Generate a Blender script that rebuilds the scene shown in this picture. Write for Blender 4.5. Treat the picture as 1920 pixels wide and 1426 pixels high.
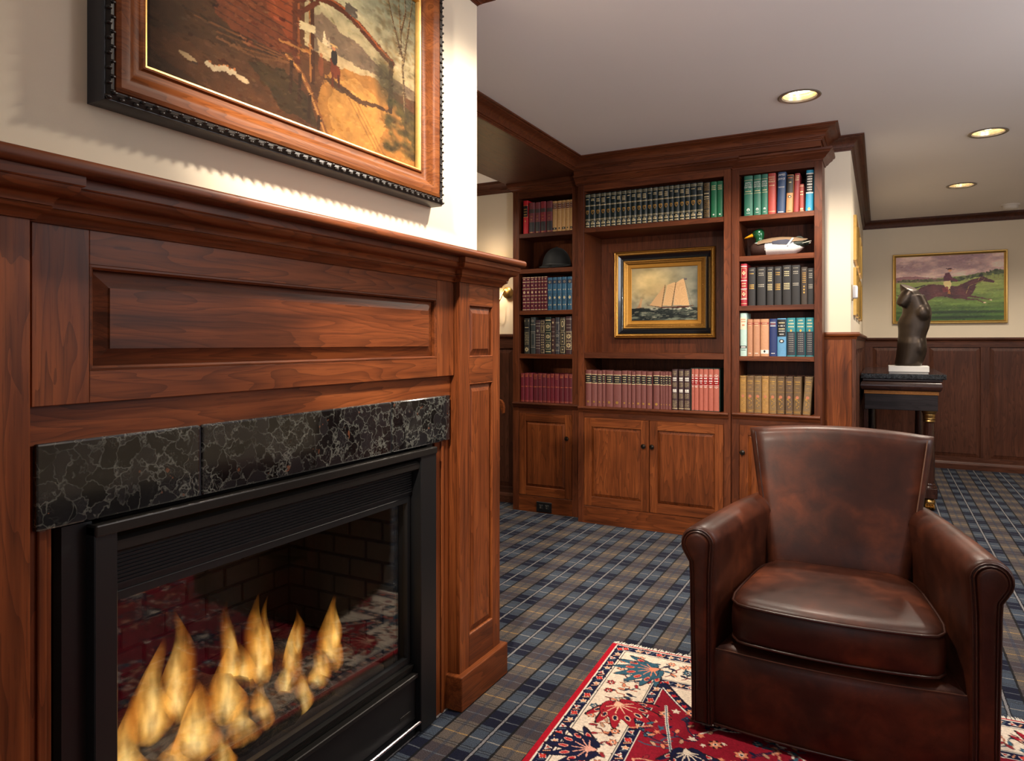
import bpy, bmesh, math, random
import numpy as np
from mathutils import Vector, Matrix, geometry
for o in list(bpy.data.objects): bpy.data.objects.remove(o)
random.seed(7)
S = bpy.context.scene
COL = S.collection
PI = math.pi
CEIL = 2.48

# ------------------------------------------------------------------ camera
YAW = math.radians(27.958)
cd = bpy.data.cameras.new('camera'); cam = bpy.data.objects.new('camera', cd); COL.objects.link(cam)
cam.location = (0, 0, 1.23); cam.rotation_euler = (PI/2, 0, YAW)
cd.sensor_width = 36; cd.lens = 36*1300/1920; cd.shift_y = -70/1920
cd.clip_start = .05; cd.clip_end = 60
S.camera = cam

# ------------------------------------------------------------------ world, large lights, exposure
wd = bpy.data.worlds.new('world'); S.world = wd; wd.use_nodes = True
wd.node_tree.nodes['Background'].inputs[0].default_value = (.5, .55, .65, 1)
wd.node_tree.nodes['Background'].inputs[1].default_value = .15
S.view_settings.view_transform = 'Standard'; S.view_settings.look = 'None'
S.view_settings.gamma = 1; S.view_settings.use_curve_mapping = False
S.view_settings.exposure = 0.0
EXPO = 1.0

def area(name, loc, target, sx, sy, power, col):
    l = bpy.data.lights.new(name, 'AREA'); l.shape = 'RECTANGLE'; l.size = sx; l.size_y = sy
    l.energy = power; l.color = col
    o = bpy.data.objects.new(name, l); COL.objects.link(o); o.location = loc
    o.rotation_euler = (Vector(target)-Vector(loc)).to_track_quat('-Z', 'Y').to_euler()
    return o
# area fill lights added behind the camera and at the right wall (see window_1, window_2)
area('window_daylight', (.05, -2.9, 1.55), (.05, 0, 1.40), 1.7, 1.4, 20, (.92, .93, 1.0))
area('window_daylight.001', (3.1, 3.4, 1.55), (0, 3.4, 1.45), 1.8, 1.4, 10, (.86, .87, 1.0))
# added fixtureless fill: soft area light at right, flash-style spot bounced off the ceiling
area('room_softlight', (1.75, 2.9, 2.15), (-1.2, 4.3, 1.0), 1.1, .8, 29, (.98, .95, .95))
bf = bpy.data.lights.new('bounced_flash', 'SPOT'); bf.energy = 135; bf.color = (.97, .95, 1.0); bf.spot_size = math.radians(80); bf.spot_blend = .7; bf.shadow_soft_size = .15
bo = bpy.data.objects.new('bounced_flash', bf); COL.objects.link(bo); bo.location = (.75, .5, 1.35)
bo.rotation_euler = (Vector((.15, 2.15, 2.48))-bo.location).to_track_quat('-Z', 'Y').to_euler()
# ceiling downlights: (x, y, power, aim point or None, cone)
DOWN = [(-.36, 3.78, 125, None, 150), (.567, 4.96, 62, None, 150), (.57, 6.52, 75, None, 150),
        (-.66, .25, 340, (-1.30, 2.40, 1.30), 54), (-.68, 2.12, 122, None, 150), (.75, 2.0, 45, None, 84), (.75, .3, 30, None, 84), (1.9, 6.5, 60, None, 150), (-2.75, 3.72, 42, None, 150)]
DOWN_COL = (1.0, .88, .73)

# ------------------------------------------------------------------ node helpers
def lin(c):
    c = [x/255 for x in c[:3]]
    return tuple((x/12.92 if x <= .04045 else ((x+.055)/1.055)**2.4) for x in c)
class G:
    def __init__(s, name):
        s.m = bpy.data.materials.new(name); s.m.use_nodes = True
        s.t = s.m.node_tree; s.n = s.t.nodes; s.l = s.t.links
        s.b = s.n['Principled BSDF']; s.out = s.n['Material Output']
    def set(s, sock, v):
        if hasattr(v, 'is_output'): s.l.new(v, sock)
        elif isinstance(v, (tuple, list)):
            d = sock.default_value
            sock.default_value = tuple(v)+(1,) if len(v) == 3 and len(d) == 4 else tuple(v)
        else: sock.default_value = v
    def P(s, **k):
        nm = dict(color='Base Color', rough='Roughness', metal='Metallic', spec='Specular IOR Level', coat='Coat Weight',
                  coatr='Coat Roughness', normal='Normal', emit='Emission Color', emits='Emission Strength', alpha='Alpha',
                  trans='Transmission Weight', ior='IOR', sheen='Sheen Weight', sub='Subsurface Weight')
        for a, v in k.items(): s.set(s.b.inputs[nm[a]], v)
        return s
    def math(s, op, a, b=0.0, c=None, clamp=False):
        n = s.n.new('ShaderNodeMath'); n.operation = op; n.use_clamp = clamp
        s.set(n.inputs[0], a); s.set(n.inputs[1], b)
        if c is not None: s.set(n.inputs[2], c)
        return n.outputs[0]
    def mix(s, f, a, b, blend='MIX'):
        n = s.n.new('ShaderNodeMix'); n.data_type = 'RGBA'; n.blend_type = blend
        s.set(n.inputs[0], f); s.set(n.inputs[6], a); s.set(n.inputs[7], b)
        return n.outputs[2]
    def coord(s, k='Object'): return s.n.new('ShaderNodeTexCoord').outputs[k]
    def rnd(s): return s.n.new('ShaderNodeObjectInfo').outputs['Random']
    def mapping(s, v, scale=(1, 1, 1), loc=(0, 0, 0), rot=(0, 0, 0)):
        n = s.n.new('ShaderNodeMapping'); s.set(n.inputs[0], v); s.set(n.inputs['Location'], loc)
        s.set(n.inputs['Rotation'], rot); s.set(n.inputs['Scale'], scale); return n.outputs[0]
    def vadd(s, a, b):
        n = s.n.new('ShaderNodeVectorMath'); n.operation = 'ADD'; s.set(n.inputs[0], a); s.set(n.inputs[1], b); return n.outputs[0]
    def noise(s, v, scale=5, detail=2, rough=.5, dist=0, out=0):
        n = s.n.new('ShaderNodeTexNoise'); s.set(n.inputs['Vector'], v); n.inputs['Scale'].default_value = scale
        n.inputs['Detail'].default_value = detail; n.inputs['Roughness'].default_value = rough
        n.inputs['Distortion'].default_value = dist; return n.outputs[out]
    def voro(s, v, scale=5, feature='F1', out='Distance', rand=1):
        n = s.n.new('ShaderNodeTexVoronoi'); n.feature = feature; s.set(n.inputs['Vector'], v)
        n.inputs['Scale'].default_value = scale; n.inputs['Randomness'].default_value = rand; return n.outputs[out]
    def ramp(s, f, stops, interp='LINEAR'):
        n = s.n.new('ShaderNodeValToRGB'); s.set(n.inputs[0], f); r = n.color_ramp; r.interpolation = interp
        while len(r.elements) < len(stops): r.elements.new(.5)
        for e, (p, c) in zip(r.elements, stops):
            e.position = p; e.color = tuple(c)+(1,) if isinstance(c, (tuple, list)) else (c, c, c, 1)
        return n.outputs[0]
    def bump(s, h, strength=.2, dist=.002):
        n = s.n.new('ShaderNodeBump'); n.inputs['Strength'].default_value = strength; n.inputs['Distance'].default_value = dist
        s.set(n.inputs['Height'], h); return n.outputs[0]
    def sep(s, v):
        n = s.n.new('ShaderNodeSeparateXYZ'); s.set(n.inputs[0], v); return n.outputs
    def comb(s, x, y, z):
        n = s.n.new('ShaderNodeCombineXYZ'); s.set(n.inputs[0], x); s.set(n.inputs[1], y); s.set(n.inputs[2], z); return n.outputs[0]

MATS = {}
def pm(name, rgb, rough=.5, metal=0, var=.12, scale=30, bump=0, bdist=.001, **k):
    """plain paint / cloth / metal with a little procedural mottling; rgb in 0-255 sRGB"""
    if name in MATS: return MATS[name]
    g = G(name); c = lin(rgb)
    co = g.coord(); r = g.rnd(); co = g.vadd(co, g.comb(g.math('MULTIPLY', r, 17.0), g.math('MULTIPLY', r, 31.0), 0.0))
    n = g.noise(co, scale, 3, .6)
    col = g.mix(n, tuple(x*(1-var) for x in c), tuple(min(1, x*(1+var)) for x in c))
    g.P(color=col, rough=rough, metal=metal, **k)
    if bump: g.P(normal=g.bump(g.noise(co, scale*6, 2, .6), bump, bdist))
    MATS[name] = g.m; return g.m

def wood(name, axis, dark=(.062, .0155, .0048), mid=(.172, .043, .0108), light=(.290, .080, .020), rough=.40, coat=.03, fig=1.0, spec=.24):
    """stained cherry: contour-line cathedral figure plus fine pores, grain along one axis"""
    if name in MATS: return MATS[name]
    g = G(name); co = g.coord(); r = g.rnd()
    co = g.vadd(co, g.comb(g.math('MULTIPLY', r, 13.7), g.math('MULTIPLY', r, 29.3), g.math('MULTIPLY', r, 7.9)))
    s1 = [11.0, 11.0, 11.0]; s1['xyz'.index(axis)] = 1.1
    s2 = [260.0, 260.0, 260.0]; s2['xyz'.index(axis)] = 9.0
    s3 = [38.0, 38.0, 38.0]; s3['xyz'.index(axis)] = 1.6
    v1 = g.mapping(co, s1)
    n1 = g.noise(v1, 1.0, 2.5, .45, .25)
    ring = g.math('FRACT', g.math('MULTIPLY', n1, 18.0*fig))
    ring = g.math('POWER', ring, 2.4)
    n2 = g.noise(g.mapping(co, s2), 1.0, 2, .6)
    n3 = g.noise(g.mapping(co, s3), 1.0, 3, .6)
    n4 = g.noise(co, 2.2, 2, .5)
    f = g.math('ADD', g.math('MULTIPLY', n3, .55), g.math('MULTIPLY', n4, .45))
    f = g.math('ADD', f, g.math('MULTIPLY', g.math('SUBTRACT', r, .5), .10))
    col = g.ramp(f, [(.30, dark), (.5, mid), (.70, light)])
    col = g.mix(g.math('MULTIPLY', ring, .48), col, tuple(x*.42 for x in dark))
    pore = g.math('MULTIPLY', g.math('GREATER_THAN', n2, .60), .28)
    col = g.mix(pore, col, tuple(x*.6 for x in dark))
    g.P(color=col, rough=g.math('ADD', rough-.06, g.math('MULTIPLY', n3, .14)), coat=coat, coatr=.22, spec=spec)
    g.P(normal=g.bump(n2, .05, .0006))
    MATS[name] = g.m; return g.m

W = {a: wood('cherry_wood_'+a, a) for a in 'xyz'}
WB = {a: wood('bookcase_cherry_'+a, a, (.055, .0135, .0052), (.118, .030, .0098), (.185, .051, .0165), rough=.42, coat=.04) for a in 'xyz'}
WD = {a: wood('wainscot_cherry_'+a, a, (.046, .0145, .0075), (.088, .029, .0145), (.130, .046, .024), rough=.42, coat=.04) for a in 'xyz'}

def attr_mat(name, rough=.5, spec=.5, coat=0, coatr=.2, bumpn=0, bscale=600, fuzz=0):
    g = G(name); a = g.n.new('ShaderNodeAttribute'); a.attribute_name = 'print'
    col = a.outputs['Color']; co = g.coord()
    if fuzz:
        n = g.noise(co, bscale, 2, .7)
        col = g.mix(1.0, col, g.ramp(n, [(.25, 1-fuzz), (.75, 1+fuzz*.4)]), 'MULTIPLY')
    g.P(color=col, rough=rough, spec=spec, coat=coat, coatr=coatr)
    if bumpn: g.P(normal=g.bump(g.noise(co, bscale, 2, .6), bumpn, .002))
    return g.m

# ------------------------------------------------------------------ mesh helpers
class MB:
    """collects shapes in one bmesh; mp maps (u, w, v) to x, y, z"""
    def __init__(s, mp=None):
        s.bm = bmesh.new(); s.mp = mp or (lambda u, w, v: (u, w, v))
    def v(s, u, w, v): return s.bm.verts.new(s.mp(u, w, v))
    def face(s, vs):
        try: return s.bm.faces.new(vs)
        except ValueError: return None
    def box(s, u0, u1, w0, w1, v0, v1, bev=0, seg=1):
        c = [s.v(u, w, v) for v in (v0, v1) for w in (w0, w1) for u in (u0, u1)]
        fs = [s.face([c[i] for i in q]) for q in ((0, 2, 3, 1), (4, 5, 7, 6), (0, 1, 5, 4), (2, 6, 7, 3), (0, 4, 6, 2), (1, 3, 7, 5))]
        if bev:
            es = list({e for f in fs for e in f.edges})
            bmesh.ops.recalc_face_normals(s.bm, faces=fs)
            bmesh.ops.bevel(s.bm, geom=es, offset=bev, segments=seg, affect='EDGES', profile=.5)
        return s
    def rings(s, rs, closed=True, cap=True):
        """loft a list of point rings (already x, y, z in mapped order u, w, v)"""
        R = [[s.v(*p) for p in r] for r in rs]; n = len(R[0])
        for a, b in zip(R, R[1:]):
            for i in range(n if closed else n-1):
                j = (i+1) % n; s.face([a[i], a[j], b[j], b[i]])
        if cap and closed: s.face(R[0][::-1]); s.face(R[-1])
        return s
    def grid(s, P):
        R = [[s.v(*p) for p in r] for r in P]
        for a, b in zip(R, R[1:]):
            for i in range(len(a)-1): s.face([a[i], a[i+1], b[i+1], b[i]])
        return s
    def tube(s, pts, r, n=8, closed=False, cap=True, squash=None):
        pts = [Vector(p) for p in pts]; N = len(pts); rs = r if isinstance(r, (list, tuple)) else [r]*N
        up = None; R = []
        for i, p in enumerate(pts):
            a = pts[(i-1) % N] if (closed or i > 0) else p; b = pts[(i+1) % N] if (closed or i < N-1) else p
            t = (b-a).normalized()
            if up is None: up = Vector((0, 0, 1)) if abs(t.z) < .9 else Vector((1, 0, 0))
            x = t.cross(up)
            if x.length < 1e-5: x = t.cross(Vector((0, 1, 0)))
            x.normalize(); y = x.cross(t).normalized(); up = y
            R.append([tuple(p+(x*math.cos(2*PI*k/n)+y*math.sin(2*PI*k/n))*rs[i]) for k in range(n)])
        VV = [[s.v(*q) for q in r_] for r_ in R]
        for i in range(N if closed else N-1):
            a, b = VV[i], VV[(i+1) % N]
            for k in range(n): s.face([a[k], a[(k+1) % n], b[(k+1) % n], b[k]])
        if cap and not closed: s.face(VV[0][::-1]); s.face(VV[-1])
        return s
    def lathe(s, prof, c=(0, 0, 0), n=20, axis='z', cap=True):
        rs = []
        for r, h in prof:
            ring = []
            for k in range(n):
                a = 2*PI*k/n; x, y = r*math.cos(a), r*math.sin(a)
                p = {'z': (x, y, h), 'y': (x, h, y), 'x': (h, x, y)}[axis]
                ring.append((c[0]+p[0], c[1]+p[1], c[2]+p[2]))
            rs.append(ring)
        return s.rings(rs, True, cap)
    def ball(s, c, r, nu=14, nv=9, fn=None):
        rx, ry, rz = r if isinstance(r, (tuple, list)) else (r, r, r); rs = []
        for i in range(nv+1):
            t = PI*i/nv; ring = []
            rr = max(math.sin(t), .012)
            for k in range(nu):
                a = 2*PI*k/nu; p = (c[0]+rx*rr*math.cos(a), c[1]+ry*rr*math.sin(a), c[2]-rz*math.cos(t))
                ring.append(fn(p) if fn else p)
            rs.append(ring)
        return s.rings(rs)
    def sweep(s, prof, path, closed=False, side=1, cap=True, mp2=None):
        """profile [(offset, height)] along a 2-D path with mitred corners; mp2(a, b, h) -> u, w, v"""
        mp2 = mp2 or (lambda a, b, h: (a, b, h)); N = len(path); rs = []
        for i in range(N):
            p = Vector(path[i]); ns = []
            for a, b in ((i-1, i), (i, i+1)):
                if not closed and (a < 0 or b >= N): continue
                d = (Vector(path[b % N])-Vector(path[a % N])).normalized(); ns.append(Vector((d.y, -d.x))*side)
            m = ns[0] if len(ns) == 1 else (ns[0]+ns[1])/(1+ns[0].dot(ns[1]))
            rs.append([mp2(p.x+m.x*o, p.y+m.y*o, h) for o, h in prof])
        VV = [[s.v(*q) for q in r] for r in rs]; n = len(prof)
        for i in range(N if closed else N-1):
            a, b = VV[i], VV[(i+1) % N]
            for k in range(n-1): s.face([a[k], a[k+1], b[k+1], b[k]])
        if cap and not closed: s.face(VV[0]); s.face(VV[-1][::-1])
        return s
    def poly(s, pts, w0, w1):
        """extrude a (u, v) outline between two w values"""
        a = [s.v(u, w0, v) for u, v in pts]; b = [s.v(u, w1, v) for u, v in pts]; n = len(pts)
        s.face(a); s.face(b[::-1])
        for i in range(n): s.face([a[i], b[i], b[(i+1) % n], a[(i+1) % n]])
        return s
    def panel(s, u0, u1, v0, v1, wb, wedge, wfield, bw, step=.0025):
        """raised panel: bevelled margin up to a flat field"""
        def r(d, w): return [(u0+d, w, v0+d), (u1-d, w, v0+d), (u1-d, w, v1-d), (u0+d, w, v1-d)]
        return s.rings([r(0, wb), r(0, wedge), r(bw, wfield-step), r(bw, wfield)])
    def mesh(s, name, off=(0, 0, 0), smooth=0, recalc=True, tri=False):
        bm = s.bm
        if recalc: bmesh.ops.recalc_face_normals(bm, faces=bm.faces[:])
        if any(off): bmesh.ops.translate(bm, vec=(-off[0], -off[1], -off[2]), verts=bm.verts[:])
        if smooth:
            th = math.radians(smooth)
            for f in bm.faces: f.smooth = True
            for e in bm.edges:
                if len(e.link_faces) == 2 and e.calc_face_angle(0) > th: e.smooth = False
        me = bpy.data.meshes.new(name); bm.to_mesh(me); bm.free(); return me

class Thing:
    def __init__(s, name, label, cat, loc=(0, 0, 0), rot=0, group=None, kind=None, ry=0):
        s.o = bpy.data.objects.new(name, None); COL.objects.link(s.o); s.o.empty_display_size = .05
        s.o.location = loc; s.o.rotation_euler = (0, ry, rot); s.loc = loc
        tag(s.o, label, cat, group, kind)
    def part(s, name, mb, mat, parent=None, world=False, smooth=0, label=None, kind=None, recalc=True):
        me = mb if isinstance(mb, bpy.types.Mesh) else mb.mesh(name, s.loc if world else (0, 0, 0), smooth, recalc)
        if len(me.materials) == 0: me.materials.append(mat)
        o = bpy.data.objects.new(name, me); COL.objects.link(o); o.parent = parent or s.o
        if label: o['label'] = label
        if kind: o['kind'] = kind
        return o
def tag(o, label, cat=None, group=None, kind=None):
    o['label'] = label
    if cat: o['category'] = cat
    if group: o['group'] = group
    if kind: o['kind'] = kind
def solo(name, mb, mat, label, cat, kind=None, loc=(0, 0, 0), smooth=0, group=None):
    me = mb.mesh(name, loc, smooth); me.materials.append(mat)
    o = bpy.data.objects.new(name, me); COL.objects.link(o); o.location = loc; tag(o, label, cat, group, kind); return o
def arc(cx, cy, r, a0, a1, n):
    return [(cx+r*math.cos(math.radians(a0+(a1-a0)*i/n)), cy+r*math.sin(math.radians(a0+(a1-a0)*i/n))) for i in range(n+1)]
def sm(t): t = max(0, min(1, t)); return t*t*(3-2*t)

# ------------------------------------------------------------------ printed / painted surfaces: colours on a fine grid
class Paint:
    """draws polygons, strokes and noise into an array that becomes the vertex colours of a flat sheet"""
    def __init__(s, xs, ys, rgb=(128, 128, 128)):
        s.xs = np.asarray(xs, float); s.ys = np.asarray(ys, float)
        s.X, s.Y = np.meshgrid(s.xs, s.ys); s.A = np.empty(s.X.shape+(3,)); s.A[:] = rgb
    def nz(s, sx, sy, seed=0, octv=4):
        rg = np.random.RandomState(seed); out = np.zeros(s.X.shape); amp = 1; tot = 0
        for k in range(octv):
            T = rg.rand(64, 64); x = s.X*sx*2**k+rg.rand()*50; y = s.Y*sy*2**k+rg.rand()*50
            xi = np.floor(x).astype(int); yi = np.floor(y).astype(int); fx = x-xi; fy = y-yi
            fx = fx*fx*(3-2*fx); fy = fy*fy*(3-2*fy); g = lambda i, j: T[(yi+j) % 64, (xi+i) % 64]
            out += amp*((g(0, 0)*(1-fx)+g(1, 0)*fx)*(1-fy)+(g(0, 1)*(1-fx)+g(1, 1)*fx)*fy); tot += amp; amp *= .55
        return out/tot
    def put(s, mask, rgb):
        m = mask[..., None]; s.A = s.A*(1-m)+np.asarray(rgb, float)*m
    def box_(s, x0, y0, x1, y1):
        i = np.searchsorted(s.xs, [x0, x1]); j = np.searchsorted(s.ys, [y0, y1])
        return slice(max(j[0]-1, 0), j[1]+1), slice(max(i[0]-1, 0), i[1]+1)
    def poly(s, pts, rgb, a=1, jit=None):
        p = np.asarray(pts, float); sl = s.box_(p[:, 0].min(), p[:, 1].min(), p[:, 0].max(), p[:, 1].max())
        X, Y = s.X[sl], s.Y[sl]
        if X.size == 0: return
        if jit is not None: X = X+jit[0][sl]; Y = Y+jit[1][sl]
        ins = np.zeros(X.shape, bool); n = len(p)
        for i in range(n):
            x0, y0 = p[i]; x1, y1 = p[(i+1) % n]
            if y0 == y1: continue
            c = ((y0 > Y) != (y1 > Y)) & (X < (x1-x0)*(Y-y0)/(y1-y0)+x0); ins ^= c
        m = ins[..., None]*a; s.A[sl] = s.A[sl]*(1-m)+np.asarray(rgb, float)*m
    def ell(s, cx, cy, rx, ry, rgb, rot=0, a=1, soft=0):
        R = max(rx, ry)*(1+soft)*1.05; sl = s.box_(cx-R, cy-R, cx+R, cy+R); X, Y = s.X[sl]-cx, s.Y[sl]-cy
        if X.size == 0: return
        c, d = math.cos(rot), math.sin(rot); q = np.sqrt(((X*c+Y*d)/rx)**2+((-X*d+Y*c)/ry)**2)
        m = (q < 1).astype(float) if soft == 0 else np.clip((1+soft-q)/(2*soft), 0, 1)
        m = m[..., None]*a; s.A[sl] = s.A[sl]*(1-m)+np.asarray(rgb, float)*m
    def line(s, pts, wd, rgb, a=1):
        pts = [tuple(p) for p in pts]; ws = wd if isinstance(wd, (list, tuple)) else [wd]*len(pts)
        for (p, q, w0, w1) in zip(pts, pts[1:], ws, ws[1:]):
            wm = max(w0, w1)
            sl = s.box_(min(p[0], q[0])-wm, min(p[1], q[1])-wm, max(p[0], q[0])+wm, max(p[1], q[1])+wm)
            X, Y = s.X[sl], s.Y[sl]
            if X.size == 0: continue
            dx, dy = q[0]-p[0], q[1]-p[1]; L = dx*dx+dy*dy+1e-12; t = np.clip(((X-p[0])*dx+(Y-p[1])*dy)/L, 0, 1)
            d = np.hypot(X-p[0]-t*dx, Y-p[1]-t*dy); m = (d < (w0+(w1-w0)*t)/2)[..., None]*a
            s.A[sl] = s.A[sl]*(1-m)+np.asarray(rgb, float)*m
    def lin(s):
        c = np.clip(s.A/255, 0, 1); return np.where(c <= .04045, c/12.92, ((c+.055)/1.055)**2.4)
    def mesh(s, name, mp):
        """mp(X, Y) arrays -> (N, 3) coordinates"""
        ny, nx = s.X.shape; co = mp(s.X.ravel(), s.Y.ravel()).astype(np.float32)
        me = bpy.data.meshes.new(name); me.vertices.add(nx*ny); me.vertices.foreach_set('co', co.ravel())
        i = np.arange(nx*ny).reshape(ny, nx); q = np.stack([i[:-1, :-1], i[:-1, 1:], i[1:, 1:], i[1:, :-1]], -1).reshape(-1, 4)
        me.loops.add(q.size); me.loops.foreach_set('vertex_index', q.ravel().astype(np.int32))
        me.polygons.add(len(q)); me.polygons.foreach_set('loop_start', np.arange(0, q.size, 4, dtype=np.int32))
        me.update(); me.validate()
        at = me.color_attributes.new('print', 'FLOAT_COLOR', 'POINT')
        c = np.ones((nx*ny, 4), np.float32); c[:, :3] = s.lin().reshape(-1, 3); at.data.foreach_set('color', c.ravel())
        return me

def dab(P, n, rx, ry, amp, seed):
    """small brush dabs that pick up and vary the colour below them"""
    rg = random.Random(seed); ny, nx = P.X.shape
    for _ in range(n):
        i, j = rg.randrange(nx), rg.randrange(ny); c = P.A[j, i]+rg.uniform(-amp, amp)+np.array((rg.uniform(-6, 6), 0, rg.uniform(-6, 6)))
        P.ell(P.xs[i], P.ys[j], rx*rg.uniform(.5, 1.4), ry*rg.uniform(.5, 1.4), np.clip(c, 4, 250), rg.uniform(-.9, .9), .75)
# ================================================================== the setting
def paintwall(name, rgb):
    g = G(name); co = g.coord(); c = lin(rgb); n = g.noise(co, 1.3, 3, .5); f = g.noise(co, 420, 2, .6)
    g.P(color=g.mix(n, tuple(x*.96 for x in c), tuple(min(1, x*1.03) for x in c)), rough=.62, spec=.3, normal=g.bump(f, .10, .001))
    return g.m
M_WALL = paintwall('cream_wall_paint', (226, 212, 188))
M_CEIL = paintwall('ceiling_paint', (236, 230, 226))

def tartan():
    g = G('tartan_carpet'); co = g.coord()
    wob = g.noise(co, 55, 2, .5, out=1)
    w = g.sep(wob); x, y, z = g.sep(co)
    x = g.math('ADD', x, g.math('MULTIPLY', g.math('SUBTRACT', w[0], .5), .007))
    y = g.math('ADD', y, g.math('MULTIPLY', g.math('SUBTRACT', w[1], .5), .007))
    PX, PY = .2085, .2490
    def dist(v, c, p):
        t = g.math('FRACT', g.math('ADD', g.math('DIVIDE', g.math('SUBTRACT', v, c), p), .5))
        return g.math('MULTIPLY', g.math('ABSOLUTE', g.math('SUBTRACT', t, .5)), p)
    fx = dist(x, -1.081, PX); fy = dist(y, 2.727, PY)
    lt = lambda a, b: g.math('LESS_THAN', a, b)
    near = lambda a, b, wd: g.math('LESS_THAN', g.math('ABSOLUTE', g.math('SUBTRACT', a, b)), wd)
    blue = lt(fx, .0585); nav = lt(fy, .049)
    NAVY, SLATE, PURP, OLIV = lin((20, 26, 54)), lin((84, 96, 112)), lin((90, 80, 84)), lin((124, 112, 102))
    inb = g.mix(nav, SLATE, NAVY); inn = g.mix(nav, OLIV, PURP)
    c = g.mix(blue, inn, inb)
    # weft lines
    c = g.mix(g.math('MULTIPLY', near(fy, .064, .0022), .65), c, lin((34, 34, 42)))
    c = g.mix(g.math('MULTIPLY', near(fy, .075, .0022), .65), c, lin((34, 34, 42)))
    c = g.mix(g.math('MULTIPLY', near(fy, .0695, .002), .5), c, lin((120, 128, 134)))
    c = g.mix(g.math('MULTIPLY', lt(fy, .0024), .75), c, lin((128, 134, 142)))
    yl = g.mix(blue, lin((214, 172, 108)), lin((182, 178, 168)))
    c = g.mix(g.math('MULTIPLY', near(fy, .1245, .0030), .9), c, yl)
    # warp lines
    c = g.mix(g.math('MULTIPLY', near(fx, .104, .006), .45), c, lin((58, 74, 98)))
    c = g.mix(g.math('MULTIPLY', near(fx, .0585, .0042), .92), c, lin((16, 16, 20)))
    c = g.mix(g.math('MULTIPLY', lt(fx, .0085), .8), c, lin((24, 26, 34)))
    c = g.mix(lt(fx, .0040), c, lin((168, 164, 164)))
    tuft = g.noise(co, 330, 2, .7); big = g.noise(co, 1.1, 2, .5)
    c = g.mix(1.0, c, g.ramp(tuft, [(.30, .25), (.5, .95), (.72, 1.8)]), 'MULTIPLY')
    c = g.mix(1.0, c, g.ramp(big, [(.3, .92), (.7, 1.06)]), 'MULTIPLY')
    c = g.mix(1.0, c, (.52, .52, .53), 'MULTIPLY')
    g.P(color=c, rough=.95, spec=.12, sheen=.05, normal=g.bump(tuft, .7, .004))
    return g.m
mb = MB(); mb.box(-4.3, 3.3, -3.1, 8.2, -.06, 0)
solo('floor', mb, tartan(), 'blue and tan tartan plaid carpet covering the whole room', 'floor', 'structure')

# ceiling with round openings for the downlights
RC = .088
vs = [Vector(p) for p in ((-4.3, -3.1), (3.3, -3.1), (3.3, 8.2), (-4.3, 8.2))]; es = [(0, 1), (1, 2), (2, 3), (3, 0)]; fs = [[0, 1, 2, 3]]
for (x, y, *p_) in DOWN:
    b0 = len(vs); n = 32
    vs += [Vector((x+RC*math.cos(2*PI*k/n), y+RC*math.sin(2*PI*k/n))) for k in range(n)]
    es += [(b0+k, b0+(k+1) % n) for k in range(n)]
cv, ce, cf, *_ = geometry.delaunay_2d_cdt(vs, es, [], 0, 1e-5)
mb = MB(); V = [mb.v(p.x, p.y, CEIL) for p in cv]
for f in cf:
    c = sum((cv[i] for i in f), Vector((0, 0)))/3
    if all((c-Vector((x, y))).length > RC*.97 for x, y, *_ in DOWN): mb.face([V[i] for i in f])
solo('ceiling', mb, M_CEIL, 'plain grey white painted ceiling with round openings for downlights', 'ceiling', 'structure')
mb = MB(); mb.box(-4.3, 3.3, -3.1, 8.2, 2.72, 2.78)
solo('ceiling_deck', mb, M_CEIL, 'floor deck above the ceiling', 'ceiling', 'structure')

XW = -1.284
mb = MB()
mb.box(-2.35, -1.349, -3.1, .715, 0, 1.5); mb.box(-2.35, -1.349, 1.885, 2.258, 0, 1.5)
mb.box(-2.35, -1.349, .715, 1.885, .915, 1.5); mb.box(-2.35, -1.86, .715, 1.885, 0, .915)
mb.box(-2.35, XW, -3.1, 2.149, 1.5, CEIL); mb.box(-1.349, XW, -3.1, .33, 0, 1.5)
solo('wall_left', mb, M_WALL, 'cream painted chimney breast wall above the mantel', 'wall', 'structure')
mb = MB(); mb.box(-4.3, -2.42, 4.75, 4.9, 0, CEIL)
solo('wall_alcove', mb, M_WALL, 'cream alcove wall left of the bookcase with wood dado', 'wall', 'structure')
mb = MB(); mb.box(-4.4, -4.3, -3.1, 4.9, 0, CEIL)
solo('wall_alcove_side', mb, M_WALL, 'cream side wall of the alcove behind the fireplace', 'wall', 'structure')
mb = MB(); mb.box(-2.42, -.31, 4.83, 4.95, 0, CEIL)
solo('wall_behind_bookcase', mb, M_WALL, 'wall behind the built-in bookcases', 'wall', 'structure')
XP = -.157
mb = MB(); mb.box(-.31, XP, 4.69, 8.2, 0, CEIL)
solo('wall_pier', mb, M_WALL, 'bright cream wall end to the right of the bookcase', 'wall', 'structure')
mb = MB(); mb.box(XP, 3.3, 8.05, 8.2, 0, CEIL)
solo('wall_back', mb, M_WALL, 'beige far wall with the racehorse picture', 'wall', 'structure')
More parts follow.
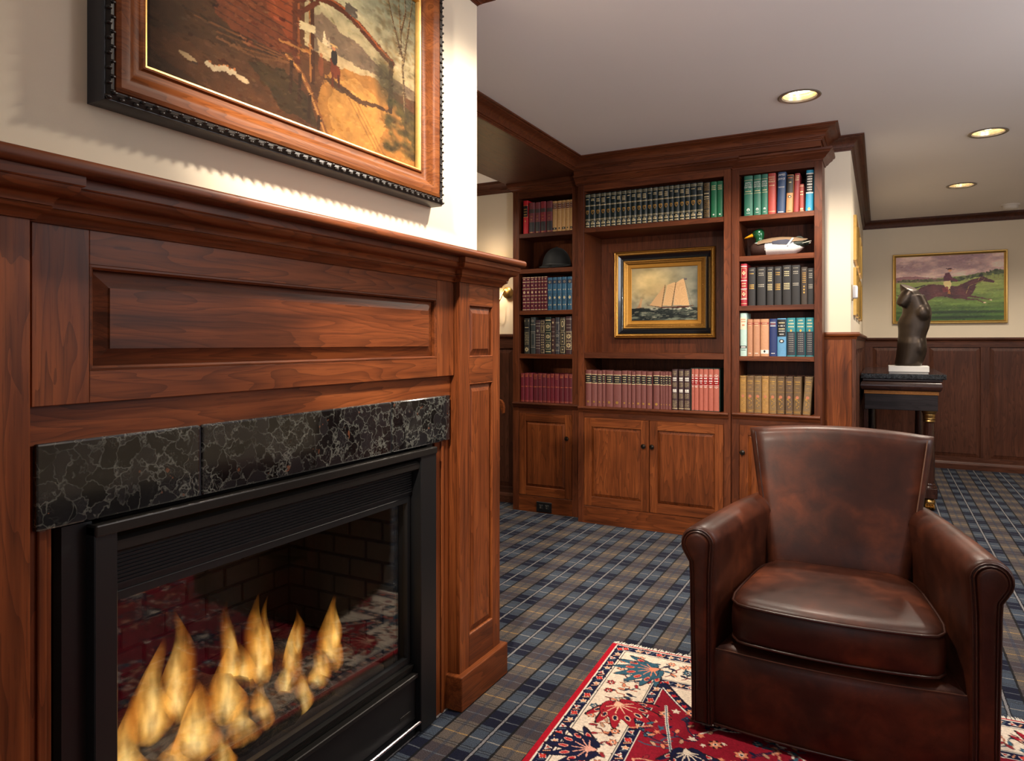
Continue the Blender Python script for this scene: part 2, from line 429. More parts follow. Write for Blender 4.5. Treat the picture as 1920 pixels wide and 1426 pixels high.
# right wall and wall behind the camera, with openings made up to suit the added fills
mb = MB()
mb.box(3.2, 3.3, -3.1, 2.4, 0, CEIL); mb.box(3.2, 3.3, 4.4, 8.2, 0, CEIL); mb.box(3.2, 3.3, 2.4, 4.4, 0, .8); mb.box(3.2, 3.3, 2.4, 4.4, 2.3, CEIL)
solo('wall_right', mb, M_WALL, 'cream right wall out of view with a window', 'wall', 'structure')
mb = MB()
mb.box(XW, -.9, -3.1, -3.0, 0, CEIL); mb.box(1.0, 3.3, -3.1, -3.0, 0, CEIL); mb.box(-.9, 1.0, -3.1, -3.0, 0, .8); mb.box(-.9, 1.0, -3.1, -3.0, 2.3, CEIL)
mb.box(-4.3, -2.35, -3.1, -3.0, 0, CEIL)
solo('wall_front', mb, M_WALL, 'cream wall behind the viewer with a window', 'wall', 'structure')
mw = pm('white_window_paint', (232, 230, 224), .4, var=.03)
for n, (ax, c0, c1, k) in enumerate((('x', -.9, 1.0, -3.05), ('y', 2.4, 4.4, 3.25))):  # unseen sash frames made up to dress the added area fills
    mb = MB((lambda u, w, v: (u, k+w, v)) if ax == 'x' else (lambda u, w, v: (k+w, u, v)))
    for a, b in ((c0, c0+.06), (c1-.06, c1), ((c0+c1)/2-.02, (c0+c1)/2+.02)): mb.box(a, b, -.04, .04, .8, 2.3)
    for a, b in ((.8, .86), (2.24, 2.3), (1.53, 1.57)): mb.box(c0, c1, -.035, .035, a, b)
    solo('window_%d' % (n+1), mb, mw, 'white wooden sash window frame with daylight behind', 'window', 'structure')

# ---- wood beam over the passage and crown mouldings
mb = MB(); mb.box(-2.45, -1.85, 2.149, 4.54, 2.405, CEIL-.002, .002)
solo('trim_1', mb, WD['y'], 'dark wood boxed beam from the chimney breast to the bookcase', 'beam', 'structure')
def crown(h0, o):   # profile from bottom h0 to the ceiling, projecting o
    H = CEIL-h0
    pts = [(0, 0), (.07, 0), (.09, .10), (.16, .15), (.17, .20), (.25, .24)]
    pts += [(.25+.5*(1-math.cos(t*PI/2)), .24+.52*math.sin(t*PI/2)) for t in (.25, .5, .75, 1)]
    pts += [(.80, .80), (.86, .82), (.86, .88), (1, .90), (1, 1)]
    return [(a*o, h0+b*(H-.001)) for a, b in pts]
mb = MB()
mb.sweep(crown(2.405, .095), [(-1.85, 2.15), (-1.85, 4.385), (-.303, 4.385), (-.303, 4.688)], side=1)
mb.sweep([(0, 2.372), (.0, 2.406)], [(-1.85, 4.385), (-.303, 4.385), (-.303, 4.688)], side=1, cap=False)
solo('trim_2', mb, WB['x'], 'stepped cherry crown moulding along the beam and over the bookcase', 'moulding', 'structure', smooth=30)
mb = MB(); mb.sweep(crown(2.445, .05), [(XW, -3.0), (XW, 2.149), (-1.84, 2.149)], side=1)
solo('trim_12', mb, WB['y'], 'slim crown moulding at the top of the chimney breast', 'moulding', 'structure', smooth=30)
mb = MB(); mb.sweep(crown(2.40, .075), [(-.306, 4.69), (XP, 4.69), (XP, 8.05), (3.2, 8.05)], side=1)
solo('trim_3', mb, WD['y'], 'dark crown moulding around the wall end and along the far wall', 'moulding', 'structure', smooth=30)
mb = MB(); mb.sweep(crown(2.40, .075), [(-4.3, 4.75), (-2.42, 4.75)], side=1)
solo('trim_4', mb, WD['x'], 'dark crown moulding at the top of the alcove wall', 'moulding', 'structure', smooth=30)

# ---- panelled dado (wainscot)
def wains(name, label, mp, u0, u1, first, pitch, pw, mats, v0=.12, v1=1.19, top=1.285, stile=True):
    t = Thing(name, label, 'panelling', (0, 0, 0), kind='structure')
    a, z = mats
    def P(n, f, m): mbx = MB(mp); f(mbx); return t.part(n, mbx, m)
    P('backing', lambda b: b.box(u0, u1, 0, .006, 0, top-.02), z)
    P('rail', lambda b: b.box(u0, u1, .006, .022, v1, top-.02, .001), a)
    P('rail', lambda b: b.box(u0, u1, .006, .022, .06, v0, .001), a)
    P('baseboard', lambda b: b.sweep([(0, 0), (.034, 0), (.034, .05), (.028, .065), (.022, .075), (0, .075)], [(u0, 0), (u1, 0)], side=-1, mp2=lambda p, q, h: (p, q, h)), a)
    P('cap', lambda b: b.sweep([(0, top-.045), (.024, top-.045), (.026, top-.035), (.030, top-.028), (.040, top-.022), (.042, top-.012), (.040, top), (0, top)], [(u0, 0), (u1, 0)], side=-1), a)
    e = [first+k*pitch for k in range(-1, 12)]
    prev = u0
    for s in e:
        if s+pw < u0 or s > u1: continue
        if s > prev+.005: P('stile', lambda b: b.box(prev, min(s, u1), .006, .022, v0, v1, .001), z)
        x0, x1 = max(s, u0), min(s+pw, u1)
        if x1-x0 > .05: P('panel', lambda b: b.panel(x0, x1, v0, v1, .006, .009, .019, min(.036, (x1-x0)*.2)), z)
        prev = s+pw
    if prev < u1-.005: P('stile', lambda b: b.box(prev, u1, .006, .022, v0, v1, .001), z)
    return t
wains('trim_5', 'dark cherry raised panel wainscot along the far wall', lambda u, w, v: (u, 8.05-w, v), XP+.001, 3.2, -.066, .498, .425, (WD['x'], WD['z']))
wains('trim_6', 'dark cherry wainscot on the side wall behind the console table', lambda u, w, v: (XP+w, u, v), 4.70, 8.02, 4.80, .50, .42, (WD['y'], WD['z']), top=1.297)
wains('trim_7', 'dark cherry wainscot along the alcove wall', lambda u, w, v: (u, 4.75-w, v), -4.3, -2.425, -2.93, .52, .43, (WD['x'], WD['z']), top=1.30)
t = Thing('trim_8', 'cherry veneer dado on the wall end beside the bookcase', 'panelling', (-.23, 4.69, 0), kind='structure')
mb = MB(); mb.box(-.306, XP+.006, 4.672, 4.69, 0, 1.255, .001); t.part('panel', mb, W['z'], world=True)
mb = MB(); mb.box(XP+.006, XP+.03, 4.668, 4.70, 0, 1.255, .002); t.part('corner_strip', mb, WD['z'], world=True)
mb = MB(); tp = 1.297
mb.sweep([(0, tp-.045), (.020, tp-.045), (.024, tp-.03), (.036, tp-.022), (.040, tp-.012), (.036, tp), (0, tp)], [(-.306, 4.69), (XP+.012, 4.69), (XP+.012, 4.72)], side=1)
t.part('cap', mb, W['x'], world=True, smooth=30)

# ---- ceiling downlights
m_trim = pm('downlight_trim', (150, 138, 122), .35, .6)
g = G('downlight_reflector'); g.P(color=lin((238, 214, 170)), rough=.25, metal=.85); m_refl = g.m
g = G('downlight_lamp'); g.P(color=(1, 1, 1), emit=(1, .86, .66), emits=14.0, rough=.5); m_lamp = g.m
where = ['above the bookcase front', 'halfway to the far wall', 'nearest the far wall', 'aimed at the mantel end',
         'close to the chimney wall', 'right of the leather chair', 'behind the viewer at the right', 'at the far right of the room', 'in the alcove behind the fireplace']
mesh0 = {}
for i, (x, y, pw, aim, cone) in enumerate(DOWN):
    t = Thing('downlight', 'round recessed ceiling downlight, lit, ' + where[i], 'downlight', (x, y, CEIL), group='recessed ceiling downlights')
    if not mesh0:
        mb = MB(); mb.lathe([(.086, .004), (.100, .0), (.103, -.004), (.098, -.007), (.084, -.004), (.080, .004)], n=36, cap=False); mesh0['trim_ring'] = mb.mesh('trim_ring', smooth=40)
        mb = MB(); mb.lathe([(.083, .0), (.072, .05), (.060, .10), (.055, .10), (.068, .05), (.086, .004)], n=36, cap=False); mesh0['reflector'] = mb.mesh('reflector', smooth=40)
        mb = MB(); mb.lathe([(.072, .046), (.066, .034), (.04, .026), (.008, .024)], n=28); mesh0['lamp'] = mb.mesh('lamp', smooth=40)
        mb = MB(); mb.lathe([(.092, .002), (.092, .13), (.01, .13)], n=28, cap=False); mesh0['can'] = mb.mesh('can', smooth=40)
        for k, m in (('trim_ring', m_trim), ('reflector', m_refl), ('lamp', m_lamp), ('can', m_trim)): mesh0[k].materials.append(m)
    for k in mesh0: t.part(k, mesh0[k], None)
    l = bpy.data.lights.new('downlight_beam', 'SPOT'); l.energy = pw*EXPO; l.color = DOWN_COL; l.spot_size = math.radians(cone); l.spot_blend = .6
    l.shadow_soft_size = .045
    o = bpy.data.objects.new('downlight_beam', l); COL.objects.link(o); o.parent = t.o; o.location = (0, 0, -.012)
    if aim: o.rotation_euler = (Vector(aim)-Vector((x, y, CEIL-.012))).to_track_quat('-Z', 'Y').to_euler()

# ---- smoke detector
t = Thing('smoke_detector', 'small round white smoke detector on the ceiling near the far wall', 'smoke detector', (1.04, 7.63, CEIL))
mw2 = pm('white_plastic', (214, 206, 196), .45, var=.03)
mb = MB(); mb.lathe([(.072, 0), (.072, -.012), (.068, -.014)], n=28, cap=True); t.part('base_plate', mb, mw2, smooth=40)
mb = MB(); mb.lathe([(.062, -.013), (.060, -.034), (.050, -.044), (.02, -.047)], n=28); t.part('cover', mb, mw2, smooth=40)
# ================================================================== fireplace surround and mantel
XF = -1.294
mpF = lambda u, w, v: (XF+w, u, v)          # u along the wall, w out into the room, v up
t = FS = Thing('fireplace_surround', 'cherry wood fireplace surround with raised panels and moulded mantel shelf', 'mantel', (XF, 1.311, 0))
def fp(name, f, m, parent=None, smooth=0, label=None):
    b = MB(mpF); f(b); return FS.part(name, b, m, parent, True, smooth, label)
for (a, b_) in ((.366, .644), (1.98, 2.258)):
    core = fp('pilaster', lambda b: b.box(a, b_, -.054, .030, .0, 1.445), W['z'])
    il, ir = (a+.060, b_-.052)
    fp('stile', lambda b: b.box(a, il, .030, .044, .10, 1.44, .0012), W['z'], core)
    fp('stile', lambda b: b.box(ir, b_, .030, .044, .10, 1.44, .0012), W['z'], core)
    for v0, v1 in ((1.364, 1.44), (1.092, 1.18), (.10, .222)):
        fp('rail', lambda b: b.box(il, ir, .030, .044, v0, v1, .0012), W['y'], core)
    for v0, v1 in ((1.18, 1.364), (.222, 1.092)):
        fp('panel', lambda b: b.panel(il, ir, v0, v1, .030, .032, .043, .030), W['z'], core)
        # sticking bead round the opening
        fp('bead', lambda b: b.sweep([(0, .044), (.003, .0445), (.006, .041), (.006, .034)], [(il, v0), (ir, v0), (ir, v1), (il, v1)], closed=True, side=-1, mp2=lambda p, q, h: (p, h, q)), W['z'], core)
    fp('plinth_block', lambda b: b.box(a-.022, b_+.022, -.054, .066, .0, .115, .004, 2), W['y'])
fp('backboard', lambda b: b.box(.644, 1.98, -.020, .004, 1.045, 1.445), W['y'])
fp('lower_rail', lambda b: b.box(.644, 1.98, .004, .009, 1.052, 1.122, .001), W['y'])
# overmantel frame with one long raised panel
fp('stile', lambda b: b.box(.657, .755, .004, .022, 1.121, 1.446, .0012), W['z'])
fp('stile', lambda b: b.box(1.875, 1.977, .004, .022, 1.121, 1.446, .0012), W['z'])
fp('rail', lambda b: b.box(.755, 1.875, .004, .022, 1.373, 1.446, .0012), W['y'])
fp('rail', lambda b: b.box(.755, 1.875, .004, .022, 1.121, 1.180, .0012), W['y'])
fp('panel', lambda b: b.panel(.755, 1.875, 1.180, 1.373, .003, .004, .0185, .040, .003), W['y'], label='long raised panel with cathedral grain')
fp('bead', lambda b: b.sweep([(0, .022), (.004, .0225), (.008, .018), (.008, .006)], [(.755, 1.18), (1.875, 1.18), (1.875, 1.373), (.755, 1.373)], closed=True, side=-1, mp2=lambda p, q, h: (p, h, q)), W['y'])
# strips beside the firebox
for u0, u1 in ((.644, .700), (1.893, 1.98)):
    fp('side_strip', lambda b: b.box(u0, u1, -.020, .002, 0, 1.05, .001), W['z'])
    fp('side_bead', lambda b: b.box((u0+u1)/2-.012 if u0 > 1 else u0+.03, (u0+u1)/2+.004 if u0 > 1 else u0+.046, .002, .008, 0, .905, .003, 2), W['z'])
# crown under the shelf, breaking forward over the pilasters
pc = [(0, 1.436), (.006, 1.436), (.008, 1.442), (.013, 1.448), (.019, 1.451), (.0215, 1.453), (.0235, 1.456), (.0215, 1.460), (.024, 1.4605)]
pc += [(.024+.013*(1-math.cos(k*PI/8)), 1.461+.016*math.sin(k*PI/8)) for k in range(1, 5)]
pc += [(.037+.016*math.sin(k*PI/8), 1.477+.017*(1-math.cos(k*PI/8))) for k in range(1, 5)]
pc += [(.056, 1.4945), (.058, 1.4965), (.058, 1.5125)]
fp('crown_moulding', lambda b: b.sweep(pc, [(2.258, -.054), (2.258, .044), (1.98, .044), (1.98, .022), (.644, .022), (.644, .044), (.366, .044), (.366, -.054)], side=1), W['y'], smooth=28)
nos = [(0, 1.513), (.066, 1.513)]+[(.066+.0085*math.cos(math.radians(a)), 1.5255+.0125*math.sin(math.radians(a))) for a in range(-80, 91, 17)]+[(0, 1.538)]
fp('mantel_shelf', lambda b: (b.sweep(nos, [(2.258, -.0545), (2.258, .044), (.366, .044), (.366, -.0545)], side=1), b.box(.366, 2.258, -.0545, .044, 1.513, 1.5379)), W['y'], smooth=30)

def granite(name, c1, c2, c3, scale):
    g = G(name); co = g.coord(); r = g.rnd(); co = g.vadd(co, g.comb(g.math('MULTIPLY', r, 9.0), g.math('MULTIPLY', r, 5.0), 0.0))
    wob = g.noise(co, scale*.9, 3, .6, out=1)
    cv = g.vadd(co, g.mapping(wob, (1.9/scale,)*3))
    d = g.voro(cv, scale, 'DISTANCE_TO_EDGE'); cell = g.voro(cv, scale, 'F1', 'Color'); d2 = g.voro(cv, scale*2.7, 'DISTANCE_TO_EDGE')
    cs = g.sep(cell)
    base = g.ramp(cs[0], [(.2, c1), (.6, c2), (1.0, tuple(x*1.5 for x in c2))])
    vein = g.ramp(d, [(.0, .75), (.03, .25), (.07, 0.0)]); vein2 = g.ramp(d2, [(.0, .7), (.05, .15), (.1, 0.0)])
    pat = g.noise(co, scale*.5, 3, .6)
    vm = g.math('MULTIPLY', vein, g.ramp(pat, [(.32, .1), (.62, 1.0)])); vm2 = g.math('MULTIPLY', vein2, g.ramp(pat, [(.45, 0.0), (.75, .8)]))
    col = g.mix(vm, base, c3); col = g.mix(vm2, col, tuple(x*.7 for x in c3))
    rust = g.math('MULTIPLY', g.math('GREATER_THAN', g.noise(co, scale*1.3, 2, .6), .70), g.noise(co, 160, 2, .6))
    col = g.mix(rust, col, lin((120, 74, 52)))
    g.P(color=col, rough=g.math('ADD', .10, g.math('MULTIPLY', vm, .15)), spec=.55, coat=.3, coatr=.05); return g.m
M_GRAN = granite('black_granite', lin((10, 10, 12)), lin((24, 23, 25)), lin((120, 122, 114)), 26)
for u0, u1 in ((.667, .992), (.9975, 1.646), (1.6515, 1.962)):
    fp('granite_tile', lambda b: b.box(u0, u1, .004, .0165, .905, 1.056, .004, 2), M_GRAN, label='polished black granite tile with grey veins')
fp('grout_bed', lambda b: b.box(.669, 1.958, -.02, .012, .905, 1.052), pm('dark_grout', (52, 54, 60), .8))

# ================================================================== gas fire insert
M_BLK = pm('black_metal', (24, 24, 25), .42, .3, var=.06)
M_BLK2 = pm('satin_black_edge', (44, 42, 40), .30, .55, var=.05)
M_DARK = pm('firebox_black', (14, 14, 15), .75, 0, var=.1)
GF = Thing('gas_fireplace', 'black metal gas fire insert with glass front, logs and flames', 'fireplace', (-1.30, 1.30, 0))
def gp(name, f, m, parent=None, smooth=0, label=None, kind=None):
    b = MB(lambda u, w, v: (-1.30+w, u, v)); f(b); return GF.part(name, b, m, parent, True, smooth, label, kind)
gp('flange', lambda b: b.box(.718, .772, -.02, .006, 0, .90), M_BLK)
gp('flange', lambda b: b.box(1.85, 1.882, -.02, .006, 0, .90), M_BLK)
gp('jamb', lambda b: b.box(.762, .806, -.05, .032, .012, .893, .002), M_BLK)
gp('jamb', lambda b: b.box(1.783, 1.868, -.05, .032, .012, .893, .002), M_BLK)
gp('head_bar', lambda b: b.box(.762, 1.868, .0, .036, .874, .896, .003, 2), M_BLK2)
gp('hood', lambda b: b.sweep([(-.03, .862), (.018, .862), (.026, .856), (.026, .838), (.018, .832), (-.03, .832)], [(.806, 0), (1.783, 0)], side=-1), M_BLK2)
hd = gp('louvre_panel', lambda b: b.box(.806, 1.783, -.035, -.004, .752, .834), M_BLK)
for k in range(9): gp('louvre', lambda b: b.box(.815, 1.775, -.006, .002, .764+k*.0075, .7675+k*.0075), M_BLK, hd)
fr = gp('glass_frame', lambda b: b.sweep([(0, -.02), (0, -.008), (.004, -.005), (.020, -.005), (.022, -.02)], [(.808, .225), (1.781, .225), (1.781, .752), (.808, .752)], closed=True, side=-1, mp2=lambda p, q, h: (p, h, q)), M_BLK)
g = G('fire_glass'); g.n.remove(g.b); tr = g.n.new('ShaderNodeBsdfTransparent'); tr.inputs[0].default_value = (.86, .88, .9, 1)
gl = g.n.new('ShaderNodeBsdfGlossy'); gl.inputs['Roughness'].default_value = .03
co = g.coord(); gl.inputs['Color'].default_value = (.95, .97, 1, 1)
geo = g.n.new('ShaderNodeNewGeometry'); dp = g.n.new('ShaderNodeVectorMath'); dp.operation = 'DOT_PRODUCT'
g.l.new(geo.outputs['Incoming'], dp.inputs[0]); g.l.new(geo.outputs['Normal'], dp.inputs[1])
fz = g.math('ADD', .055, g.math('MULTIPLY', g.math('POWER', g.math('SUBTRACT', 1.0, g.math('ABSOLUTE', dp.outputs['Value'])), 5.0), .9))   # Schlick reflectance of the pane
mx = g.n.new('ShaderNodeMixShader'); g.l.new(fz, mx.inputs[0]); g.l.new(tr.outputs[0], mx.inputs[1]); g.l.new(gl.outputs[0], mx.inputs[2]); g.l.new(mx.outputs[0], g.out.inputs[0])
gp('glass', lambda b: b.box(.825, 1.765, -.018, -.014, .24, .74), g.m, label='reflective glass pane of the fire')
bb = gp('bottom_grille', lambda b: b.box(.806, 1.783, -.035, -.006, .196, .228), M_BLK)
for k in range(5): gp('louvre', lambda b: b.box(.812, 1.777, -.006, .001+k*.002, .199+k*.0055, .2015+k*.0055), M_BLK2, bb)
gp('trim_bar', lambda b: b.box(.806, 1.783, -.02, .022, .183, .197, .002), M_BLK2)
lp = gp('lower_door', lambda b: b.box(.806, 1.783, -.03, .012, .052, .183, .001), M_BLK)
gp('name_plate', lambda b: b.box(1.700, 1.752, .012, .0135, .082, .090, .0005), M_BLK2, lp)
M_CHR = pm('polished_steel', (190, 190, 195), .18, 1, var=.04)
gp('pull_rod', lambda b: b.tube([(.83, .026, .044), (1.784, .026, .044)], .0055, 10), M_CHR, label='thin polished steel rod')
gp('sill', lambda b: b.box(.806, 1.783, -.05, .01, 0, .05), M_BLK)
# firebox interior
gp('firebox_shell', lambda b: (b.box(.80, 1.79, -.54, -.52, .17, .9), b.box(.79, .81, -.54, -.03, .17, .9), b.box(1.775, 1.79, -.54, -.03, .17, .9), b.box(.8, 1.79, -.54, -.03, .88, .9), b.box(.8, 1.79, -.54, -.03, .17, .2)), M_DARK)
mbr = pm('firebrick', (44, 42, 38), .9, 0, var=.35, scale=60, bump=.5)
mor = pm('brick_mortar', (12, 12, 12), .95, 0)
panel_r = gp('brick_panel', lambda b: b.box(1.765, 1.776, -.52, -.05, .2, .88), mor)
panel_b = gp('brick_panel', lambda b: b.box(.81, 1.775, -.522, -.512, .2, .88), mor)
for r in range(10):
    v0 = .206+r*.066
    for c in range(-1, 5):
        w0 = -.50+c*.135+(.0675 if r % 2 else 0); w1 = w0+.124; w0 = max(w0, -.505); w1 = min(w1, -.055)
        if w1-w0 > .03: gp('brick', lambda b: b.box(1.756+random.uniform(-.001, .001), 1.766, w0, w1, v0, v0+.056, .002), mbr, panel_r)
    for c in range(-1, 8):
        u0 = .82+c*.135+(.0675 if r % 2 else 0); u1 = u0+.124; u0 = max(u0, .815); u1 = min(u1, 1.752)
        if u1-u0 > .03: gp('brick', lambda b: b.box(u0, u1, -.513, -.503+random.uniform(-.001, .001), v0, v0+.056, .002), mbr, panel_b)
# logs: rough bark tubes
def bark(name):
    g = G(name); co = g.coord(); n = g.noise(g.mapping(co, (14, 14, 40)), 1.6, 4, .65, 1.0); f = g.noise(co, 60, 3, .7)
    c = g.ramp(n, [(.3, lin((18, 13, 8))), (.5, lin((54, 42, 22))), (.62, lin((86, 66, 36))), (.75, lin((30, 22, 14)))])
    g.P(color=c, rough=.9, normal=g.bump(f, .8, .006)); return g.m
M_LOG = bark('ceramic_log')
def log(pts, rads, seed):
    rg = random.Random(seed); b = MB(); P = []; R = []; n = 22
    for k in range(n+1):
        s = k/n*(len(pts)-1); i = min(int(s), len(pts)-2); f = s-i
        p = Vector(pts[i]).lerp(Vector(pts[i+1]), f); P.append((p.x+rg.uniform(-.004, .004), p.y, p.z+rg.uniform(-.004, .004)))
        R.append((rads[i]*(1-f)+rads[i+1]*f)*rg.uniform(.88, 1.1))
    P.insert(0, P[0]); R.insert(0, R[0]*.55); P.append(P[-1]); R.append(R[-1]*.5)
    P[0] = tuple(Vector(P[0])+Vector((0, -.006, 0))); P[-1] = tuple(Vector(P[-1])+Vector((0, .006, 0)))
    b.tube(P, R, 11); return b
def gw(name, b, m, parent=None, smooth=60, label=None): return GF.part(name, b, m, parent, True, smooth, label)
gw('burner_tray', MB().box(-1.74, -1.36, .86, 1.72, .20, .235, .006), pm('ember_bed', (60, 46, 34), .95, 0, var=.5, scale=90, bump=.8))
gw('log', log([(-1.40, .84, .285), (-1.40, 1.15, .265), (-1.41, 1.50, .235)], [.060, .052, .045], 1), M_LOG)
gw('log', log([(-1.50, .84, .345), (-1.49, 1.25, .310), (-1.48, 1.66, .235)], [.072, .066, .056], 2), M_LOG)
gw('log', log([(-1.64, .95, .30), (-1.50, 1.12, .385), (-1.42, 1.26, .335)], [.045, .040, .034], 3), M_LOG)
gw('log', log([(-1.42, 1.22, .285), (-1.50, 1.40, .345), (-1.64, 1.60, .30)], [.036, .040, .036], 4), M_LOG)
# flames: glowing gas volumes
def flame_mat():
    g = G('gas_flame'); g.n.remove(g.b); em = g.n.new('ShaderNodeEmission')
    gen = g.coord('Generated'); x, y, z = g.sep(gen)
    n = g.noise(g.mapping(g.coord(), (60, 60, 22)), 1.0, 2, .5)
    dx = g.math('SUBTRACT', x, .5); dy = g.math('SUBTRACT', y, .5)
    r = g.math('SQRT', g.math('ADD', g.math('MULTIPLY', dx, dx), g.math('MULTIPLY', dy, dy)))
    core = g.math('SUBTRACT', 1.0, g.math('MULTIPLY', r, 2.0), clamp=True)
    heat = g.math('MULTIPLY', core, g.ramp(z, [(0, .55), (.18, 1.0), (.5, .8), (.85, .35), (1, .1)]))
    col = g.ramp(heat, [(.0, (.9, .17, .012)), (.25, (1, .32, .03)), (.55, (1, .52, .10)), (.9, (1, .74, .30))])
    st = g.math('MULTIPLY', g.math('MULTIPLY', heat, g.ramp(n, [(.3, .2), (.6, 1.0)])), 46.0)
    g.set(em.inputs[0], col); g.set(em.inputs[1], st); g.l.new(em.outputs[0], g.out.inputs['Volume']); return g.m
M_FLAME = flame_mat()
def flame(y, x, z, h, r, bend, tw, seed):
    b = MB(); rs = []; n = 18; rg = random.Random(seed); ph = rg.uniform(0, 6)
    for k in range(n+1):
        t = k/n; q = (max(t, .004)/.24)**.55 if t < .24 else (1-(t-.24)/.76)**.85
        rad = max(r*q*(1+.16*math.sin(ph*2+t*9)), .0012)
        cx = x+.010*math.sin(ph+t*5)*t; cy = y+bend*t*t+tw*math.sin(ph+t*5.2)*t
        ring = []
        for i in range(12):
            a = 2*PI*i/12; m = 1+.22*math.sin(3*a+ph+3*t)+.12*math.sin(2*a-ph+7*t)
            ring.append((cx+rad*.8*m*math.cos(a), cy+rad*m*math.sin(a), z+h*t+.018*math.sin(2*a+ph)*q*(1-t)))
        rs.append(ring)
    b.rings(rs); return b
FL = [(1.06, -1.47, .33, .225, .034, .01, .022), (1.215, -1.48, .35, .185, .026, .005, .018), (1.24, -1.46, .32, .12, .030, .0, .01), (1.30, -1.47, .29, .225, .036, -.005, .014), (1.345, -1.49, .33, .17, .020, .0, .01),
      (1.42, -1.47, .28, .165, .027, .0, .014), (1.45, -1.48, .34, .10, .016, .0, .01), (1.57, -1.47, .205, .22, .034, .005, .010), (1.605, -1.48, .30, .13, .020, .0, .01),
      (.945, -1.40, .36, .19, .034, .01, .018), (1.048, -1.39, .27, .16, .042, -.01, .012), (1.14, -1.40, .31, .17, .034, -.01, .016), (1.17, -1.39, .24, .11, .034, .0, .01), (1.245, -1.40, .23, .12, .034, .0, .01),
      (1.385, -1.40, .22, .12, .026, .0, .01), (1.46, -1.42, .25, .09, .026, .015, .01), (.985, -1.385, .24, .10, .044, .0, .01), (.885, -1.40, .27, .18, .036, .0, .012), (.84, -1.41, .25, .20, .030, .01, .012),
      (.90, -1.385, .21, .10, .044, .0, .01), (1.36, -1.44, .27, .10, .026, .03, .02), (1.11, -1.385, .215, .09, .036, .0, .01), (1.51, -1.45, .24, .09, .024, .0, .01)]
for i, (y_, x_, z_, h_, r_, b_, t_) in enumerate(FL): GF.part('flame', flame(y_, x_+.025, z_+.01, h_*1.22, r_*1.38, b_, t_, i), M_FLAME, None, True, 60)
pl = bpy.data.lights.new('fire_glow', 'POINT'); pl.energy = .5*EXPO; pl.color = (1, .55, .2); pl.shadow_soft_size = .12
o = bpy.data.objects.new('fire_glow', pl); COL.objects.link(o); o.parent = GF.o; o.location = (-.18, -.05, .62)

# ================================================================== large landscape painting over the mantel
FPn = Thing('framed_landscape', 'large country road landscape in a carved black and walnut frame above the mantel', 'painting', (XW, 1.31, 1.668))
u0, u1, v0, v1 = .757, 1.860, 1.668, 2.387
mpP = lambda u, w, v: (XW+w, u, v)
rect = [(u0, v0), (u1, v0), (u1, v1), (u0, v1)]
def pp(name, prof, m, smooth=30, parent=None):
    b = MB(mpP); b.sweep(prof, rect, closed=True, side=-1, mp2=lambda p, q, h: (p, h, q)); return FPn.part(name, b, m, parent, True, smooth)
M_CARV = pm('carved_black_gilt', (30, 25, 21), .34, .25, var=.5, scale=120)
M_BLKF = pm('black_frame_edge', (30, 31, 36), .38, 0, var=.1)
M_GOLD = pm('gold_leaf', (200, 160, 92), .36, .9, var=.2, scale=60)
M_WAL = {a: wood('walnut_frame_'+a, a, (.075, .019, .005), (.15, .042, .0105), (.225, .072, .018), rough=.45, coat=0, fig=1.4, spec=.10) for a in 'yz'}
pp('outer_edge', [(-.0, .001), (0, .040), (.004, .047), (.022, .047), (.022, .001)], M_BLKF)
# carved leaf band: repeated scrolls
car = pp('carved_band', [(.004, .040), (.006, .0485), (.013, .052), (.020, .0485), (.022, .040)], M_CARV)
scr = MB(); scr.ball((0, 0, 0), (.0060, .0030, .0042), 8, 5); ms = scr.mesh('scroll', smooth=60); ms.materials.append(M_CARV)
n = 0
for (a, b, L, horiz) in ((u0, v0, u1-u0, 1), (u0, v1, u1-u0, 1), (u0, v0, v1-v0, 0), (u1, v0, v1-v0, 0)):
    k = int(L/.0135)
    for i in range(k):
        d = (i+.5)/k*L; off = .013+(.0035 if i % 2 else -.0035)
        if horiz: uu, vv = a+d, (b+off if b == v0 else b-off)
        else: uu, vv = (a+off if a == u0 else a-off), b+d
        o = bpy.data.objects.new('scroll', ms); COL.objects.link(o); o.parent = car
        o.location = (.0515, uu-FPn.loc[1], vv-FPn.loc[2]); o.rotation_euler = ((.7 if i % 2 else -.7)+(0 if horiz else PI/2), 0, PI/2)
cov = [(.022, .045), (.024, .050), (.032, .053), (.042, .051)]+[(.042+.040*t, .051-.026*sm(t)) for t in (.2, .4, .6, .8, 1)]+[(.088, .024), (.092, .028), (.096, .028)]
b = MB(mpP); b.sweep(cov, rect, closed=True, side=-1, mp2=lambda p, q, h: (p, h, q)); FPn.part('walnut_moulding', b, M_WAL['y'], None, True, 30)
pp('gilt_slip', [(.096, .024), (.096, .0285), (.100, .0270), (.103, .018), (.103, .010)], M_GOLD)
Wd, Hd = u1-u0-.206, v1-v0-.206
P = Paint(np.linspace(0, 1, 380), np.linspace(0, 1, 230), (92, 58, 32))
